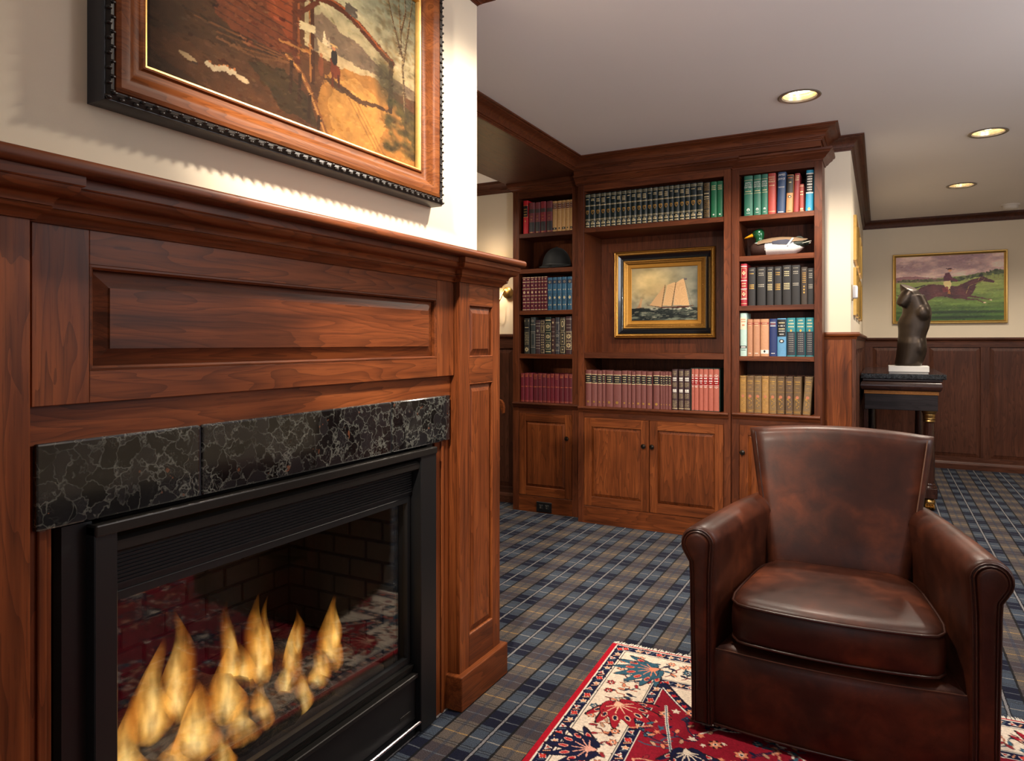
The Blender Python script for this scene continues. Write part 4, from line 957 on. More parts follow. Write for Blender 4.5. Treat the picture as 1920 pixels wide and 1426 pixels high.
for i, side in enumerate(('left', 'right')):
    book('emerald green book, %s one of pair ending the top centre shelf' % side, 'emerald pair', *CT[23+i], YC, 2.0215, .226, mgn, [('dash', .88, .02, 4, GILTP), ('dash', .83, .02, 4, GILTP), ('dash', .78, .02, 3, GILTP), ('dia', .08, .35, WHITE_, .8)])
# --- centre, bottom shelf
CB = [(-1.795, -1.751), (-1.751, -1.709), (-1.707, -1.674), (-1.671, -1.649), (-1.647, -1.595), (-1.594, -1.536), (-1.533, -1.494), (-1.492, -1.468), (-1.465, -1.438), (-1.436, -1.4), (-1.399, -1.365), (-1.362, -1.325), (-1.317, -1.273), (-1.27, -1.253), (-1.252, -1.238), (-1.237, -1.218), (-1.216, -1.197), (-1.192, -1.156), (-1.15, -1.116), (-1.114, -1.076), (-1.066, -1.050), (-1.049, -1.022), (-1.019, -0.993), (-0.992, -0.963), (-0.961, -0.93), (-0.929, -0.893)]
mmv = ML('mauve_brown_cloth', (112, 62, 58), .6)
for i in range(17):
    book('mauve brown black label book, %s from left on bottom centre shelf' % ORD[i], 'mauve brown black label set', *CB[i], YC, .7985, .247-.0015*(i % 3), mmv,
         [('label', .66, .87, BLACKL), ('band', .875, .892, GILTP), ('band', .638, .655, GILTP), ('dash', .82, .02, 3, GILTP, .6), ('dash', .76, .02, 3, GILTP, .6), ('dash', .70, .015, 3, GILTP, .5), ('oval', .125, .42 if i > 8 else .34, GILT)])
mck = ML('dark_check_paper', (58, 36, 40))
for i in range(3):
    dc = [('dots', .84, .97, GILTP, 6), ('dash', .78, .04, 3, WHITE_), ('dash', .73, .03, 3, WHITE_), ('dots', .56, .68, GILTP, 6), ('dash', .49, .04, 2, WHITE_), ('dash', .45, .03, 3, WHITE_), ('dots', .28, .41, GILTP, 6), ('dots', .06, .24, GILTP, 6), ('band', .03, .045, GILTP)]
    book('dark zigzag patterned book, %s of three on bottom centre shelf' % ORD[i], 'zigzag patterned trio', *CB[17+i], YC, .7985, .262, mck, dc)
msa = ML('salmon_cloth', (172, 92, 76), .6); mre = ML('red_label', (206, 34, 40))
t = Thing('book_slipcase', 'dark green slipcase holding six salmon books', 'slipcase', (-.98, YC+.004, .7985))
b = MB(); x0, x1 = -1.0715+.98, -.8885+.98
b.box(x0, x0+.003, 0, .17, 0, .272); b.box(x1-.003, x1, 0, .17, 0, .272); b.box(x0, x1, 0, .17, .268, .272); b.box(x0, x1, 0, .17, 0, .003); b.box(x0, x1, .167, .17, 0, .272)
t.part('case', b, ML('slipcase_green', (32, 52, 44)))
for i in range(6):
    a, c = CB[20+i]
    book('salmon cloth book with red label, %s of six in the slipcase' % ORD[i], 'salmon slipcased set', a, c, YC+.003, .802, .264, msa,
         [('label', .60, .82, mre), ('dia', .85, .75, WHITE_, .55), ('dia', .57, .75, WHITE_, .55), ('label', .605, .815, mre), ('band', .605, .612, WHITE_), ('band', .808, .815, WHITE_), ('dash', .77, .025, 3, WHITE_), ('dash', .71, .025, 3, WHITE_), ('dash', .66, .02, 3, WHITE_, .5)], .155)
# --- right unit, top shelf
R1 = [(-0.75, -0.697), (-0.693, -0.648), (-0.646, -0.609), (-0.608, -0.563), (-0.5575, -0.5105), (-0.505, -0.467), (-0.462, -0.432), (-0.4285, -0.404), (-0.396, -0.354)]
zt = 2.0205; mgo = ML('sea_green_cloth', (44, 104, 84))
for i in range(3):
    book('sea green book with gilt title panel, %s of three on the top right shelf' % ORD[i], 'sea green title set', *R1[i], YR, zt, .249, mgo,
         [('band', .885, .893, GILTP), ('band', .55, .558, GILTP), ('text', .82, .0135, 'JAMES', WHITE_), ('text', .765, .0135, 'JOYCE', WHITE_), ('text', .71, .0135, 'LETTERS', WHITE_), ('oval', .655, .05, WHITE_), ('dash', .61, .02, 4, GILTP), ('oval', .15, .35, WHITE_), ('oval', .14, .2, mgo), ('dash', .07, .015, 3, WHITE_, .4)])
book('brick red book with white lettering on the top right shelf', None, *R1[3], YR, zt, .250, ML('brick_red_cloth', (164, 62, 52)),
     [('text', .90, .013, 'FINNE', GILTP), ('text', .845, .013, 'GANS', GILTP), ('text', .79, .013, 'WAKE', GILTP), ('dash', .70, .014, 4, GILTP, .7), ('band', .06, .068, GILTP)])
book('dark blue book with white slanted lettering on the top right shelf', None, *R1[4], YR, zt, .250, ML('prussian_blue_cloth', (34, 58, 92)),
     [('text', .93, .017, 'JAMES', WHITE_), ('text', .83, .017, 'JOYCE', WHITE_), ('text', .63, .010, 'ULYSSES', WHITE_), ('dash', .03, .02, 4, WHITE_)], lean=1.6)
book('half black half tan book with an oval mark on the top right shelf', None, *R1[5], YR, zt, .228, ML('camel_paper', (190, 132, 84)),
     [('label', .52, .985, ML('charcoal_paper', (40, 36, 32))), ('oval', .42, .55, BLACKL, .8), ('oval', .42, .3, GILTP, .8), ('dash', .92, .02, 4, mo_), ('dash', .80, .02, 3, GILTP, .4), ('dash', .05, .02, 3, BLACKL, .5)], lean=1.7)
book('leaning rust red book with gilt title on the top right shelf', None, *R1[6], YR, zt, .232, ML('rust_red_cloth', (142, 46, 46)), [('dash', .93, .02, 3, GILTP), ('dash', .88, .02, 3, GILTP), ('dash', .83, .02, 3, GILTP)], lean=1.8)
book('small short brick coloured book on the top right shelf', None, *R1[7], YR, zt, .165, ML('small_brick_cloth', (148, 58, 46)), [('band', .92, .935, GILTP), ('dash', .72, .03, 2, GILTP), ('dash', .62, .03, 2, GILTP), ('dash', .10, .05, 3, GILTP), ('band', .02, .035, GILTP)])
book('turquoise book with black title panel at the right end of the top right shelf', None, *R1[8], YR, zt, .244, ML('turquoise_cloth', (34, 134, 168)),
     [('label', .46, .90, BLACKL), ('band', .90, .925, WHITE_), ('band', .43, .46, WHITE_), ('dash', .84, .02, 4, WHITE_), ('dash', .78, .03, 4, WHITE_), ('dash', .72, .02, 3, WHITE_), ('dash', .65, .03, 4, WHITE_), ('dash', .58, .02, 4, WHITE_), ('dash', .52, .02, 3, WHITE_), ('dia', .05, .4, GILT)], lean=1.2)
# --- right unit, third shelf
R3 = [(-0.769, -0.732), (-0.725, -0.682), (-0.674, -0.621), (-0.617, -0.576), (-0.573, -0.529), (-0.525, -0.475), (-0.474, -0.425), (-0.42, -0.385), (-0.384, -0.350)]
H3 = [.262, .236, .236, .235, .235, .240, .238, .224, .216]
mcr = ML('red_leather', (152, 34, 46), .4)
book('red leather book with gilt crosses at the left end of the black books', None, *R3[0], YR, 1.4625, .262, mcr,
     [('rib', z, WHITE_) for z in (.16, .40, .60, .94)]+[('frame', .85, .18, .37, GILTP), ('dia', .28, .6, GILTP), ('frame', .85, .66, .90, GILTP), ('dia', .78, .6, GILTP), ('dash', .53, .02, 3, GILTP), ('dash', .47, .02, 3, GILTP), ('band', .05, .06, GILTP)])
BK = ['with faded gold title', 'wide and plain', 'with tall gold lettering', 'with gold block below the title', 'with bright gold lettering', 'wide with worn grey edges', 'thin and brownish with gold stars', 'with silver title at the right end']
for i in range(8):
    fo = [GILT, SIL, GILTP, GILT, GILTP, SIL, GILT, SIL][i]; dc = [('dash', .93, .014, 4, SIL, .6)]
    for k in range([1, 2, 5, 2, 3, 2, 6, 3][i]): dc.append(('dash', .84-.05*k, .02, 3+k % 2, fo, .6))
    for k in range([3, 2, 4, 4, 4, 2, 0, 3][i]): dc.append(('dash', .54-.045*k, .022, 4, fo, .7))
    if i == 6: dc += [('dia', .48, .3, GILT), ('dia', .40, .3, GILT), ('dia', .32, .3, GILT)]
    book('black cloth book %s on the third right shelf' % BK[i], 'black cloth books', *R3[1+i], YR, 1.4625, H3[1+i], ML('black_cloth' if i != 6 else 'brown_black_cloth', (38, 36, 36) if i != 6 else (58, 48, 40), .65), dc)
# --- right unit, fourth shelf
R4 = [(-0.773, -0.733), (-0.73, -0.698), (-0.695, -0.655), (-0.652, -0.603), (-0.601, -0.556), (-0.555, -0.503), (-0.5, -0.451), (-0.447, -0.397), (-0.394, -0.350)]
zt = 1.1495
book('tall pale mint book with cream label at the left of the fourth right shelf', None, *R4[0], YR, zt, .268, ML('mint_paper', (178, 206, 196)), [('label', .62, .90, ML('cream_paper', (226, 206, 178))), ('dash', .85, .02, 3, mo_), ('dash', .80, .02, 3, mo_), ('dash', .72, .04, 2, mo_, .4), ('label', .18, .24, BLACKL), ('dash', .21, .03, 3, WHITE_), ('dash', .14, .015, 4, BLACKL)])
for i, d in enumerate(('narrow tan book with red stripe, first of three, fourth right shelf', 'tan book with red stripe, second of three, fourth right shelf', 'wide tan book with red stripe and white square on the fourth right shelf')):
    dc = [('label', .86, .91, ML('red_stripe', (150, 40, 44))), ('dash', .885, .02, 4, GILTP), ('dash', .83, .015, 3, GILTP, .5)]
    dc += [('band', .07, .17, WHITE_, 'white_square'), ('dia', .13, .3, BLACKL)] if i == 2 else [('dash', .08, .02, 3, WHITE_, .5)]
    book(d, 'tan paperbacks', *R4[1+i], YR, zt, .229, ML('tan_cloth_%d' % i, [(176, 124, 92), (180, 128, 96), (194, 142, 106)][i]), dc)
book('navy blue book with white title on the fourth right shelf', None, *R4[4], YR, zt, .230, ML('navy_cloth', (30, 46, 96)), [('dash', .90, .02, 4, WHITE_), ('dash', .86, .02, 4, mo_), ('dash', .81, .025, 4, WHITE_), ('dash', .08, .02, 3, WHITE_, .5)])
book('sky blue book with black top and oval mark on the fourth right shelf', None, *R4[5], YR, zt, .232, ML('sky_blue_cloth', (92, 148, 186)), [('label', .52, .97, BLACKL), ('oval', .40, .58, BLACKL, .8), ('oval', .40, .3, WHITE_, .8), ('dash', .88, .03, 4, GILTP), ('dash', .80, .03, 2, WHITE_), ('dash', .72, .03, 4, GILTP), ('dash', .66, .02, 4, WHITE_), ('dash', .58, .02, 3, WHITE_, .5)])
for i in range(3):
    dc = [('label', .03, .64, ML('slate_panel', (44, 48, 56))), ('dia', .67, .3, GILT), ('dash', .93, .025, 3, GILTP, .5), ('dash', .85, .03, 4, GILTP), ('dash', .77, .03, 4, GILTP)]+[('dash', .58-.055*k, .012, 3, SIL, .6) for k in range(9)]
    book('teal book with dark lower panel, %s of three on the fourth right shelf' % ORD[i], 'teal trio', *R4[6+i], YR, zt, .2335, ML('teal_cloth', (48, 128, 136)), dc)
# --- right unit, bottom shelf: nine worn brown and gold volumes
R5 = [(-0.775, -0.737), (-0.735, -0.691), (-0.69, -0.646), (-0.644, -0.604), (-0.602, -0.559), (-0.557, -0.513), (-0.508, -0.466), (-0.464, -0.420), (-0.412, -0.368)]
C5 = [(158, 118, 62), (116, 88, 58), (124, 98, 66), (166, 124, 70), (128, 102, 68), (104, 80, 54), (98, 76, 58), (108, 84, 56), (124, 100, 70)]
for i in range(9):
    m = pm('worn_cloth_%d' % i, C5[i], .75, 0, var=.4, scale=70, bump=.25); rose = ML('rose_stamp', (186, 112, 80))
    dc = [('dash', .95, .012, 5, BLACKL, .9), ('dash', .86, .03, 4, GILT, .7), ('dash', .80, .02, 4, GILT, .6), ('dash', .70, .012, 3, GILT, .4), ('band', .58, .588, GILT), ('oval', .45, .45, rose), ('scroll', .18, .40, GILT), ('band', .085, .093, GILT), ('dash', .05, .03, 5, GILT, .8)]
    book('worn brown and gold floral book, %s of nine on the bottom right shelf' % ORD[i], 'worn floral set', *R5[i], YR, .7985, .228, m, dc, lean=[0, 0, 0, 0, 0, 0, 0, .8, 3.7][i])
# ================================================================== ship picture inside the central bookcase
def framed(name, label, cat, mp, loc, rect4, layers, back_w):
    t = Thing(name, label, cat, loc)
    u0, v0, u1, v1 = rect4; rc = [(u0, v0), (u1, v0), (u1, v1), (u0, v1)]
    for nm, prof, m in layers:
        b = MB(mp); b.sweep(prof, rc, closed=True, side=-1, mp2=lambda p, q, h: (p, h, q)); t.part(nm, b, m, None, True, 30)
    t.part('back_board', MB(mp).box(u0+.006, u1-.006, .0005, back_w, v0+.006, v1-.006), pm('frame_backing', (60, 46, 34), .8), None, True)
    return t
GOLDD = pm('aged_gold', (188, 138, 66), .36, .9, var=.3, scale=70)
YS = 4.789
u0, u1, v0, v1 = -1.692, -.977, 1.266, 1.884
t = framed('framed_ship_picture', 'small schooner painting in a wide black and gold frame in the bookcase', 'painting', lambda u, w, v: (u, YS-w, v), (-1.335, YS, 1.266), (u0, v0, u1, v1),
   [('outer_gilt', [(0, .0), (0, .030), (.005, .036), (.010, .034), (.013, .038), (.018, .040), (.024, .038), (.028, .034), (.032, .030), (.032, 0)], GOLDD),
    ('black_cove', [(.032, .0), (.032, .032)]+[(.032+.034*k/5, .034-.020*math.sin(k/5*PI/2)) for k in range(6)]+[(.068, .014), (.068, 0)], pm('ebonised_cove', (20, 23, 28), .22, 0, coat=.4)),
    ('inner_gilt', [(.066, 0), (.066, .024), (.070, .029), (.076, .028), (.080, .025), (.094, .018), (.098, .016), (.098, 0)], GOLDD),
    ('gold_liner', [(.098, 0), (.098, .0155), (.118, .0125), (.121, .014), (.124, .0125), (.124, .0)], pm('gold_liner', (196, 140, 58), .42, .7, var=.1))], .006)
# beaded ornament rows on the two gilt members
bd = MB(); bd.ball((0, 0, 0), (.0042, .0022, .0028), 6, 4); mbead = bd.mesh('bead_row_unit', smooth=60)
def beads(t, off, wv, step, u0, v0, u1, v1, Y, name):
    b = MB()
    for (a, c, L, hz) in ((u0+off, v0+off, u1-u0-2*off, 1), (u0+off, v1-off, u1-u0-2*off, 1), (u0+off, v0+off, v1-v0-2*off, 0), (u1-off, v0+off, v1-v0-2*off, 0)):
        k = int(L/step)
        for i in range(k+1):
            d = L*i/k; p = (a+d, Y-wv, c) if hz else (a, Y-wv, c+d)
            b.ball(p, (.0035, .0020, .0045) if hz else (.0045, .0020, .0035), 5, 3)
    t.part(name, b, GOLDD, None, True, 60, kind='stuff')
beads(t, .019, .0405, .0115, u0, v0, u1, v1, YS, 'beaded_border'); beads(t, .086, .023, .0105, u0, v0, u1, v1, YS, 'beaded_border')
P = Paint(np.linspace(0, 1, 170), np.linspace(0, 1, 132), (150, 130, 100))
A3 = lambda m: m[..., None]
warm = np.exp(-((P.X-.25)/.5)**2-((P.Y-.75)/.45)**2); cl = P.nz(4, 5, 3); cl2 = P.nz(9, 10, 4)
P.A = np.array((126, 128, 116))+A3(warm)*np.array((92, 62, 14))+A3(cl-.5)*np.array((90, 78, 60))
P.A -= A3(np.clip(cl2-.5, 0, 1)*np.exp(-((P.Y-.45)/.22)**2))*np.array((110, 100, 84))
for (x, y, r) in ((.34, .56, .10), (.44, .64, .10), (.24, .50, .09), (.52, .60, .09)): P.ell(x, y, r, r*.8, (206, 172, 118), 0, .35, .7)
sea = P.nz(8, 22, 5)
sl = P.Y < .235
P.A = np.where(A3(sl), np.array((26, 32, 32))+A3(np.clip((sea-.42)*3.2, 0, 1))*np.array((92, 92, 74)), P.A)
for k in range(70):
    x, y = random.random(), random.uniform(.02, .2); P.line([(x, y), (x+random.uniform(.02, .06), y+random.uniform(-.008, .012))], .008, random.choice([(196, 192, 164), (150, 150, 130), (60, 68, 64)]), .6)
P.poly([(.28, .29), (.40, .27), (.47, .25), (.52, .66), (.50, .64)], (206, 164, 116)); P.poly([(.48, .28), (.62, .27), (.68, .70), (.65, .71), (.55, .66)], (218, 176, 126))
P.poly([(.64, .28), (.88, .27), (.80, .76), (.78, .77), (.68, .70)], (222, 178, 128))
for (a, b) in (((.47, .26), (.52, .66)), ((.62, .27), (.68, .70))): P.line([a, b], .014, (120, 92, 64))
for k in range(10): x = .66+.022*k; P.line([(x, .29), (.70+.010*k, .70)], .004, (190, 144, 96), .6)
for k in range(7): x = .50+.018*k; P.line([(x, .29), (.57+.012*k, .65)], .004, (186, 142, 96), .6)
P.poly([(.34, .265), (.46, .235), (.84, .235), (.95, .27), (.80, .262), (.5, .255)], (84, 44, 34)); P.line([(.25, .295), (.40, .26)], .008, (90, 56, 40))
P.line([(.80, .76), (.93, .25)], .005, (120, 96, 70)); P.poly([(.80, .78), (.85, .77), (.83, .74), (.80, .75)], (96, 88, 96))
P.poly([(.10, .24), (.145, .42), (.17, .42), (.15, .24)], (196, 156, 112)); P.poly([(.08, .24), (.13, .33), (.14, .24)], (176, 136, 100)); P.line([(.07, .235), (.19, .24)], .014, (60, 44, 36))
for k in range(26):
    x = random.uniform(.3, .95); P.ell(x, random.uniform(.20, .235), random.uniform(.012, .03), .010, (222, 214, 186), 0, .6, .4)
me = P.mesh('canvas', lambda X, Y: np.stack([u0+.123+X*(u1-u0-.246)+1.335, np.full_like(X, -.0095), v0+.123+Y*(v1-v0-.246)-1.266], -1))
t.part('canvas', me, attr_mat('ship_painting', .6, .25, 0, .2, .15, 500))

# ================================================================== mallard decoy
t = Thing('duck_decoy', 'painted mallard duck decoy with green head and white flank on the right bookcase', 'duck decoy', (-.575, 4.585, 1.7705))
def loft(sections, n=18):
    b = MB(); b.rings([[(x, cy+ry*math.cos(2*PI*k/n), cz+rz*math.sin(2*PI*k/n)) for k in range(n)] for x, cy, cz, ry, rz in sections]); return b
mdk = lambda n, c, r=.55, **k: pm(n, c, r, 0, .22, 160, **k)
b = loft([(-.150, 0, .045, .006, .008), (-.145, 0, .045, .030, .030), (-.125, 0, .046, .050, .044), (-.085, 0, .047, .064, .047), (-.05, 0, .049, .070, .049)]); t.part('breast', b, mdk('duck_breast_brown', (54, 34, 28)), smooth=60)
secs = [(-.055, 0, .050, .0695, .050), (-.02, 0, .053, .074, .053), (.03, 0, .054, .075, .0535), (.075, 0, .053, .066, .050), (.115, 0, .052, .050, .043), (.145, 0, .053, .030, .028), (.165, 0, .055, .010, .010)]
b = loft(secs); t.part('flank', b, mdk('duck_flank_white', (224, 220, 216)), smooth=60)
b = MB(); n = 16; rs = []
for x, cy, cz, ry, rz in [(-.10, 0, .060, .060, .040), (-.06, 0, .064, .0715, .044), (-.02, 0, .066, .0755, .048), (.03, 0, .068, .0765, .048), (.08, 0, .070, .066, .043), (.12, 0, .074, .048, .034), (.155, 0, .080, .024, .020), (.185, 0, .090, .006, .006)]:
    f = .35 if x < .08 else .2
    rs.append([(x, cy+(ry+.002)*math.cos(PI*(f*.25+(1-f*.5)*k/n)), cz+(rz+.002)*math.sin(PI*(f*.25+(1-f*.5)*k/n))*(1.0)) for k in range(n+1)])
b.rings(rs, False, False); t.part('back', b, mdk('duck_back_tan', (132, 108, 84)), smooth=60)
for sy in (-1, 1):
    b = MB(); b.rings([[(x, sy*(y), z+dz) for dz in (-h, 0, h)] for x, y, z, h in ((-.01, .079, .078, .006), (.03, .080, .078, .012), (.07, .073, .078, .014), (.10, .060, .080, .008))], False, False); t.part('wing_speculum', b, mdk('duck_wing_blue', (46, 48, 66)), smooth=60)
    b = MB(); b.rings([[(.072+.03*k/4+dx, sy*(.0745-.004*k-(.003 if dx else 0)), .055+.045*k/4) for dx in (0, .010)] for k in range(5)], False, False); t.part('wing_bar', b, mdk('duck_bar_white', (240, 238, 232)), smooth=60)
b = loft([(.110, 0, .064, .050, .030), (.135, 0, .066, .040, .030), (.165, 0, .068, .026, .022), (.19, 0, .070, .010, .010)]); t.part('rump', b, mdk('duck_rump_black', (30, 38, 32)), smooth=60)
for k, (dy, an, ln, c) in enumerate(((0, .25, .075, (168, 162, 150)), (-.018, .18, .070, (190, 184, 172)), (.018, .18, .070, (168, 162, 150)), (0, -.1, .060, (28, 30, 30)), (-.012, .48, .06, (24, 26, 24)))):
    b = MB(); b.rings([[(.13+s*ln, dy*(1+s)+yy, .062+s*ln*math.sin(an)+(.004 if yy == 0 else 0)) for yy in (-.010*(1-s*.8), 0, .010*(1-s*.8))] for s in (0, .25, .5, .75, 1)], False, False); t.part('tail_feather', b, mdk('duck_tail_%d' % k, c), smooth=60)
b = MB(); b.tube([(.135+.03*math.cos(a)*.8, -.004, .095+.016*math.sin(a)) for a in np.linspace(2.2, -2.6, 12)], [.006]*8+[.005, .004, .003, .002], 7); t.part('curl_feather', b, mdk('duck_rump_black', (30, 38, 32)), smooth=60)
b = loft([(-.132, 0, .09, .004, .004), (-.128, 0, .09, .004, .004)]); b.bm.clear()
rs = []
for zc, xc, rx, ry in ((.082, -.092, .034, .030), (.098, -.094, .026, .024), (.112, -.096, .025, .023), (.128, -.100, .033, .029), (.145, -.103, .037, .032), (.160, -.101, .034, .030), (.172, -.097, .024, .022), (.178, -.094, .010, .010)):
    rs.append([(xc+rx*math.cos(2*PI*k/16), ry*math.sin(2*PI*k/16), zc) for k in range(16)])
b.rings(rs); g = pm('duck_head_green', (22, 78, 46), .22, .25, var=.4, scale=40, coat=.5); t.part('head', b, g, smooth=60)
b = MB(); b.lathe([(.0345, .0815), (.0355, .085), (.033, .0885), (.029, .0895)], c=(-.092, 0, 0), n=18, cap=False); t.part('neck_ring', b, mdk('duck_bar_white', (240, 238, 232)), smooth=60)
b = MB(); rs = []
for x, z, ry, rz in ((-.128, .142, .016, .015), (-.145, .137, .0155, .011), (-.165, .130, .016, .007), (-.180, .125, .013, .004), (-.186, .123, .006, .002)):
    rs.append([(x, ry*math.cos(2*PI*k/12), z+rz*math.sin(2*PI*k/12)) for k in range(12)])
b.rings(rs); t.part('bill', b, mdk('duck_bill_orange', (232, 156, 24), .35), smooth=60)
b = MB(); b.ball((-.1865, 0, .1232), (.005, .007, .0025), 8, 5); t.part('bill_tip', b, mdk('duck_rump_black', (30, 38, 32)), smooth=60)
for sy in (-1, 1): b = MB(); b.ball((-.120, sy*.0285, .152), .0042, 8, 6); t.part('eye', b, pm('glass_eye', (30, 16, 8), .08, 0), smooth=60)

# ================================================================== riding helmet
t = Thing('riding_helmet', 'black velvet riding helmet on the second shelf of the left bookcase', 'helmet', (-2.110, 4.68, 1.7725))
mv = pm('black_velvet', (17, 18, 17), .7, 0, sheen=.08)
b = MB(); n = 24; rs = []
for k in range(11):
    a = k/10*PI/2; rs.append([((.105*math.cos(a)+.002)*math.cos(2*PI*i/n), (.100*math.cos(a)+.002)*math.sin(2*PI*i/n), .028+.135*math.sin(a)) for i in range(n)])
b.rings(rs); sh = t.part('shell', b, mv, smooth=60)
b = MB(); b.tube([(.107*math.cos(2*PI*i/28), .102*math.sin(2*PI*i/28), .030) for i in range(28)], .0055, 6, closed=True); t.part('band', b, pm('helmet_band', (46, 46, 44), .5, 0), smooth=60)
b = MB(); b.rings([[(r*math.cos(a)*.107, r*math.sin(a)*.097, .030-(r-1)*.10*max(0, -math.sin(a)))for r in (.98, 1.12, 1.24, 1.26, 1.12, .98)] for a in np.linspace(-PI*.92, -PI*.08, 14)], True, True); t.part('peak', b, mv, smooth=60)
b = MB(); b.ball((0, 0, .165), (.010, .010, .006), 10, 6); t.part('button', b, mv, smooth=60)
b = MB(); b.tube([(.1*math.cos(a), .05, .028-.02*abs(math.sin(a))) for a in np.linspace(0, PI, 9)], .004, 6); t.part('chin_strap', b, pm('black_strap', (20, 20, 20), .6), smooth=60)

# ================================================================== far wall: racehorse picture
GOLDB = pm('bright_gold', (222, 182, 104), .32, .9, var=.15, scale=40)
YH = 8.049; u0, u1, v0, v1 = .115, 1.072, 1.424, 2.122
t = framed('framed_horse_picture', 'galloping racehorse and jockey picture in a thin gold frame on the far wall', 'painting', lambda u, w, v: (u, YH-w, v), (.59, YH, 1.424), (u0, v0, u1, v1),
   [('gilt_frame', [(0, 0), (0, .028), (.004, .032), (.012, .033), (.018, .028), (.024, .022), (.028, .020), (.028, 0)], GOLDB)], .006)
P = Paint(np.linspace(0, 1, 260), np.linspace(0, 1, 180)); cl = P.nz(4, 9, 21); cl2 = P.nz(9, 16, 22); gr = P.nz(6, 40, 23)
c = np.clip((cl*.65+cl2*.35-.36)*3.2, 0, 1)
P.A = np.array((150, 118, 126))*(1-A3(c))+np.array((214, 180, 174))*A3(c); P.A -= A3(np.clip((P.Y-.75)*1.5, 0, 1))*np.array((18, 16, 6))
gy = np.clip(P.Y/.62, 0, 1)
hor = .64+.02*np.sin(P.X*3)+.05*np.clip((P.X-.45)*2, 0, 1)
gc = np.array((46, 74, 24))*(1-A3(gy))+np.array((136, 142, 78))*A3(gy)
gc = gc*(.7+.6*A3(gr)); P.A = np.where(A3(P.Y < hor), gc, P.A)
P.poly([(0, .68), (.08, .695), (.2, .69), (.32, .665), (.46, .64), (.46, .60), (0, .60)], (128, 84, 92), .9)
P.poly([(0, .61), (1, .61), (1, .60), (0, .595)], (120, 118, 82), .5)
for k in range(70): x = random.uniform(0, .5); P.ell(x, .625+random.uniform(-.012, .012), .014, .014, random.choice([(72, 70, 46), (92, 86, 60), (58, 56, 36)]), 0, .9)
for k in range(90): x = random.uniform(.5, 1); P.ell(x, .62+.10*sm((x-.5)*2)+random.uniform(-.02, .02), .018, .018, random.choice([(70, 78, 42), (96, 98, 56), (52, 58, 30)]), 0, .9)
for k in range(16): P.ell(random.uniform(.90, .98), random.uniform(.70, .745), .02, .02, random.choice([(52, 58, 30), (72, 80, 44)]))
for k in range(12): x = .6+.035*k; P.line([(x, .60+.06*(x-.5)), (x, .66+.06*(x-.5))], .004, (90, 84, 60), .6)
for y, a in ((.13, .75), (.05, .7), (.19, .3)): P.ell(.55, y, .5, .022, (18, 30, 12), 0, a, .6)
HB = (72, 32, 36); HD = (40, 16, 22); HL = (118, 62, 62)
P.poly([(.14, .36), (.24, .52), (.34, .57), (.47, .54), (.58, .52), (.68, .56), (.75, .50), (.72, .40), (.66, .33), (.56, .33), (.46, .37), (.38, .37), (.30, .30), (.22, .28)], HB)
P.poly([(.58, .52), (.72, .62), (.80, .645), (.84, .61), (.76, .55), (.72, .46)], HB); P.poly([(.78, .64), (.815, .655), (.86, .625), (.915, .585), (.91, .555), (.84, .575), (.78, .60)], HB)
P.line([(.785, .655), (.79, .69)], .012, HD); P.line([(.80, .655), (.81, .685)], .010, HD)
for pts, w in ((((.66, .38), (.74, .35), (.80, .335), (.875, .305)), .030), (((.60, .36), (.68, .32), (.76, .315), (.82, .265)), .034), (((.20, .40), (.10, .34), (.02, .40)), .040), (((.26, .33), (.14, .26), (.04, .24)), .036)):
    P.line(pts, [w, w*.7, w*.45, w*.35][:len(pts)], HB)
P.ell(.885, .302, .012, .010, (200, 170, 150)); P.ell(.83, .262, .012, .010, (200, 170, 150))
for (x, y, rx, ry, r_, cc) in ((.34, .47, .09, .06, .5, HL), (.28, .42, .06, .08, -.4, HD), (.50, .46, .08, .045, .1, HD), (.62, .44, .05, .07, .4, HL), (.66, .50, .035, .05, 0, HD), (.42, .41, .06, .035, .2, HL), (.55, .37, .08, .02, 0, HD), (.72, .57, .05, .018, .7, HL)):
    P.ell(x, y, rx, ry, cc, r_, .38, .6)
P.line([(.14, .50), (.20, .52), (.28, .55)], .016, HD)
P.line([(.66, .40), (.69, .52), (.82, .60)], .005, (150, 120, 70)); P.line([(.77, .60), (.79, .65), (.83, .61)], .005, (160, 120, 80))
P.poly([(.455, .66), (.47, .725), (.51, .735), (.53, .66), (.58, .62), (.575, .60), (.52, .61), (.46, .60)], (78, 26, 44)); P.line([(.50, .70), (.535, .625), (.575, .605)], .030, (88, 30, 50))
P.poly([(.45, .60), (.52, .61), (.53, .56), (.515, .47), (.49, .47), (.46, .54)], (206, 176, 126)); P.poly([(.49, .47), (.515, .47), (.52, .40), (.50, .39)], (150, 92, 44)); P.line([(.505, .40), (.54, .365)], .020, (50, 22, 24))
P.ell(.515, .765, .018, .022, (196, 140, 112)); P.poly([(.49, .775), (.50, .80), (.53, .80), (.55, .775), (.52, .78)], (60, 22, 36)); P.line([(.48, .80), (.50, .79)], .010, (60, 22, 36))
P.poly([(.44, .50), (.50, .52), (.50, .44), (.45, .44)], (110, 34, 40), .8)
dab(P, 1500, .012, .007, 16, 12)
P.A = np.clip(P.A*np.array((1.28, 1.30, 1.22)), 0, 255)
me = P.mesh('canvas', lambda X, Y: np.stack([u0+.027+X*(u1-u0-.054)-.59, np.full_like(X, -.014), v0+.027+Y*(v1-v0-.054)-1.424], -1))
t.part('canvas', me, attr_mat('horse_painting', .45, .4, .15, .3, .1, 400))

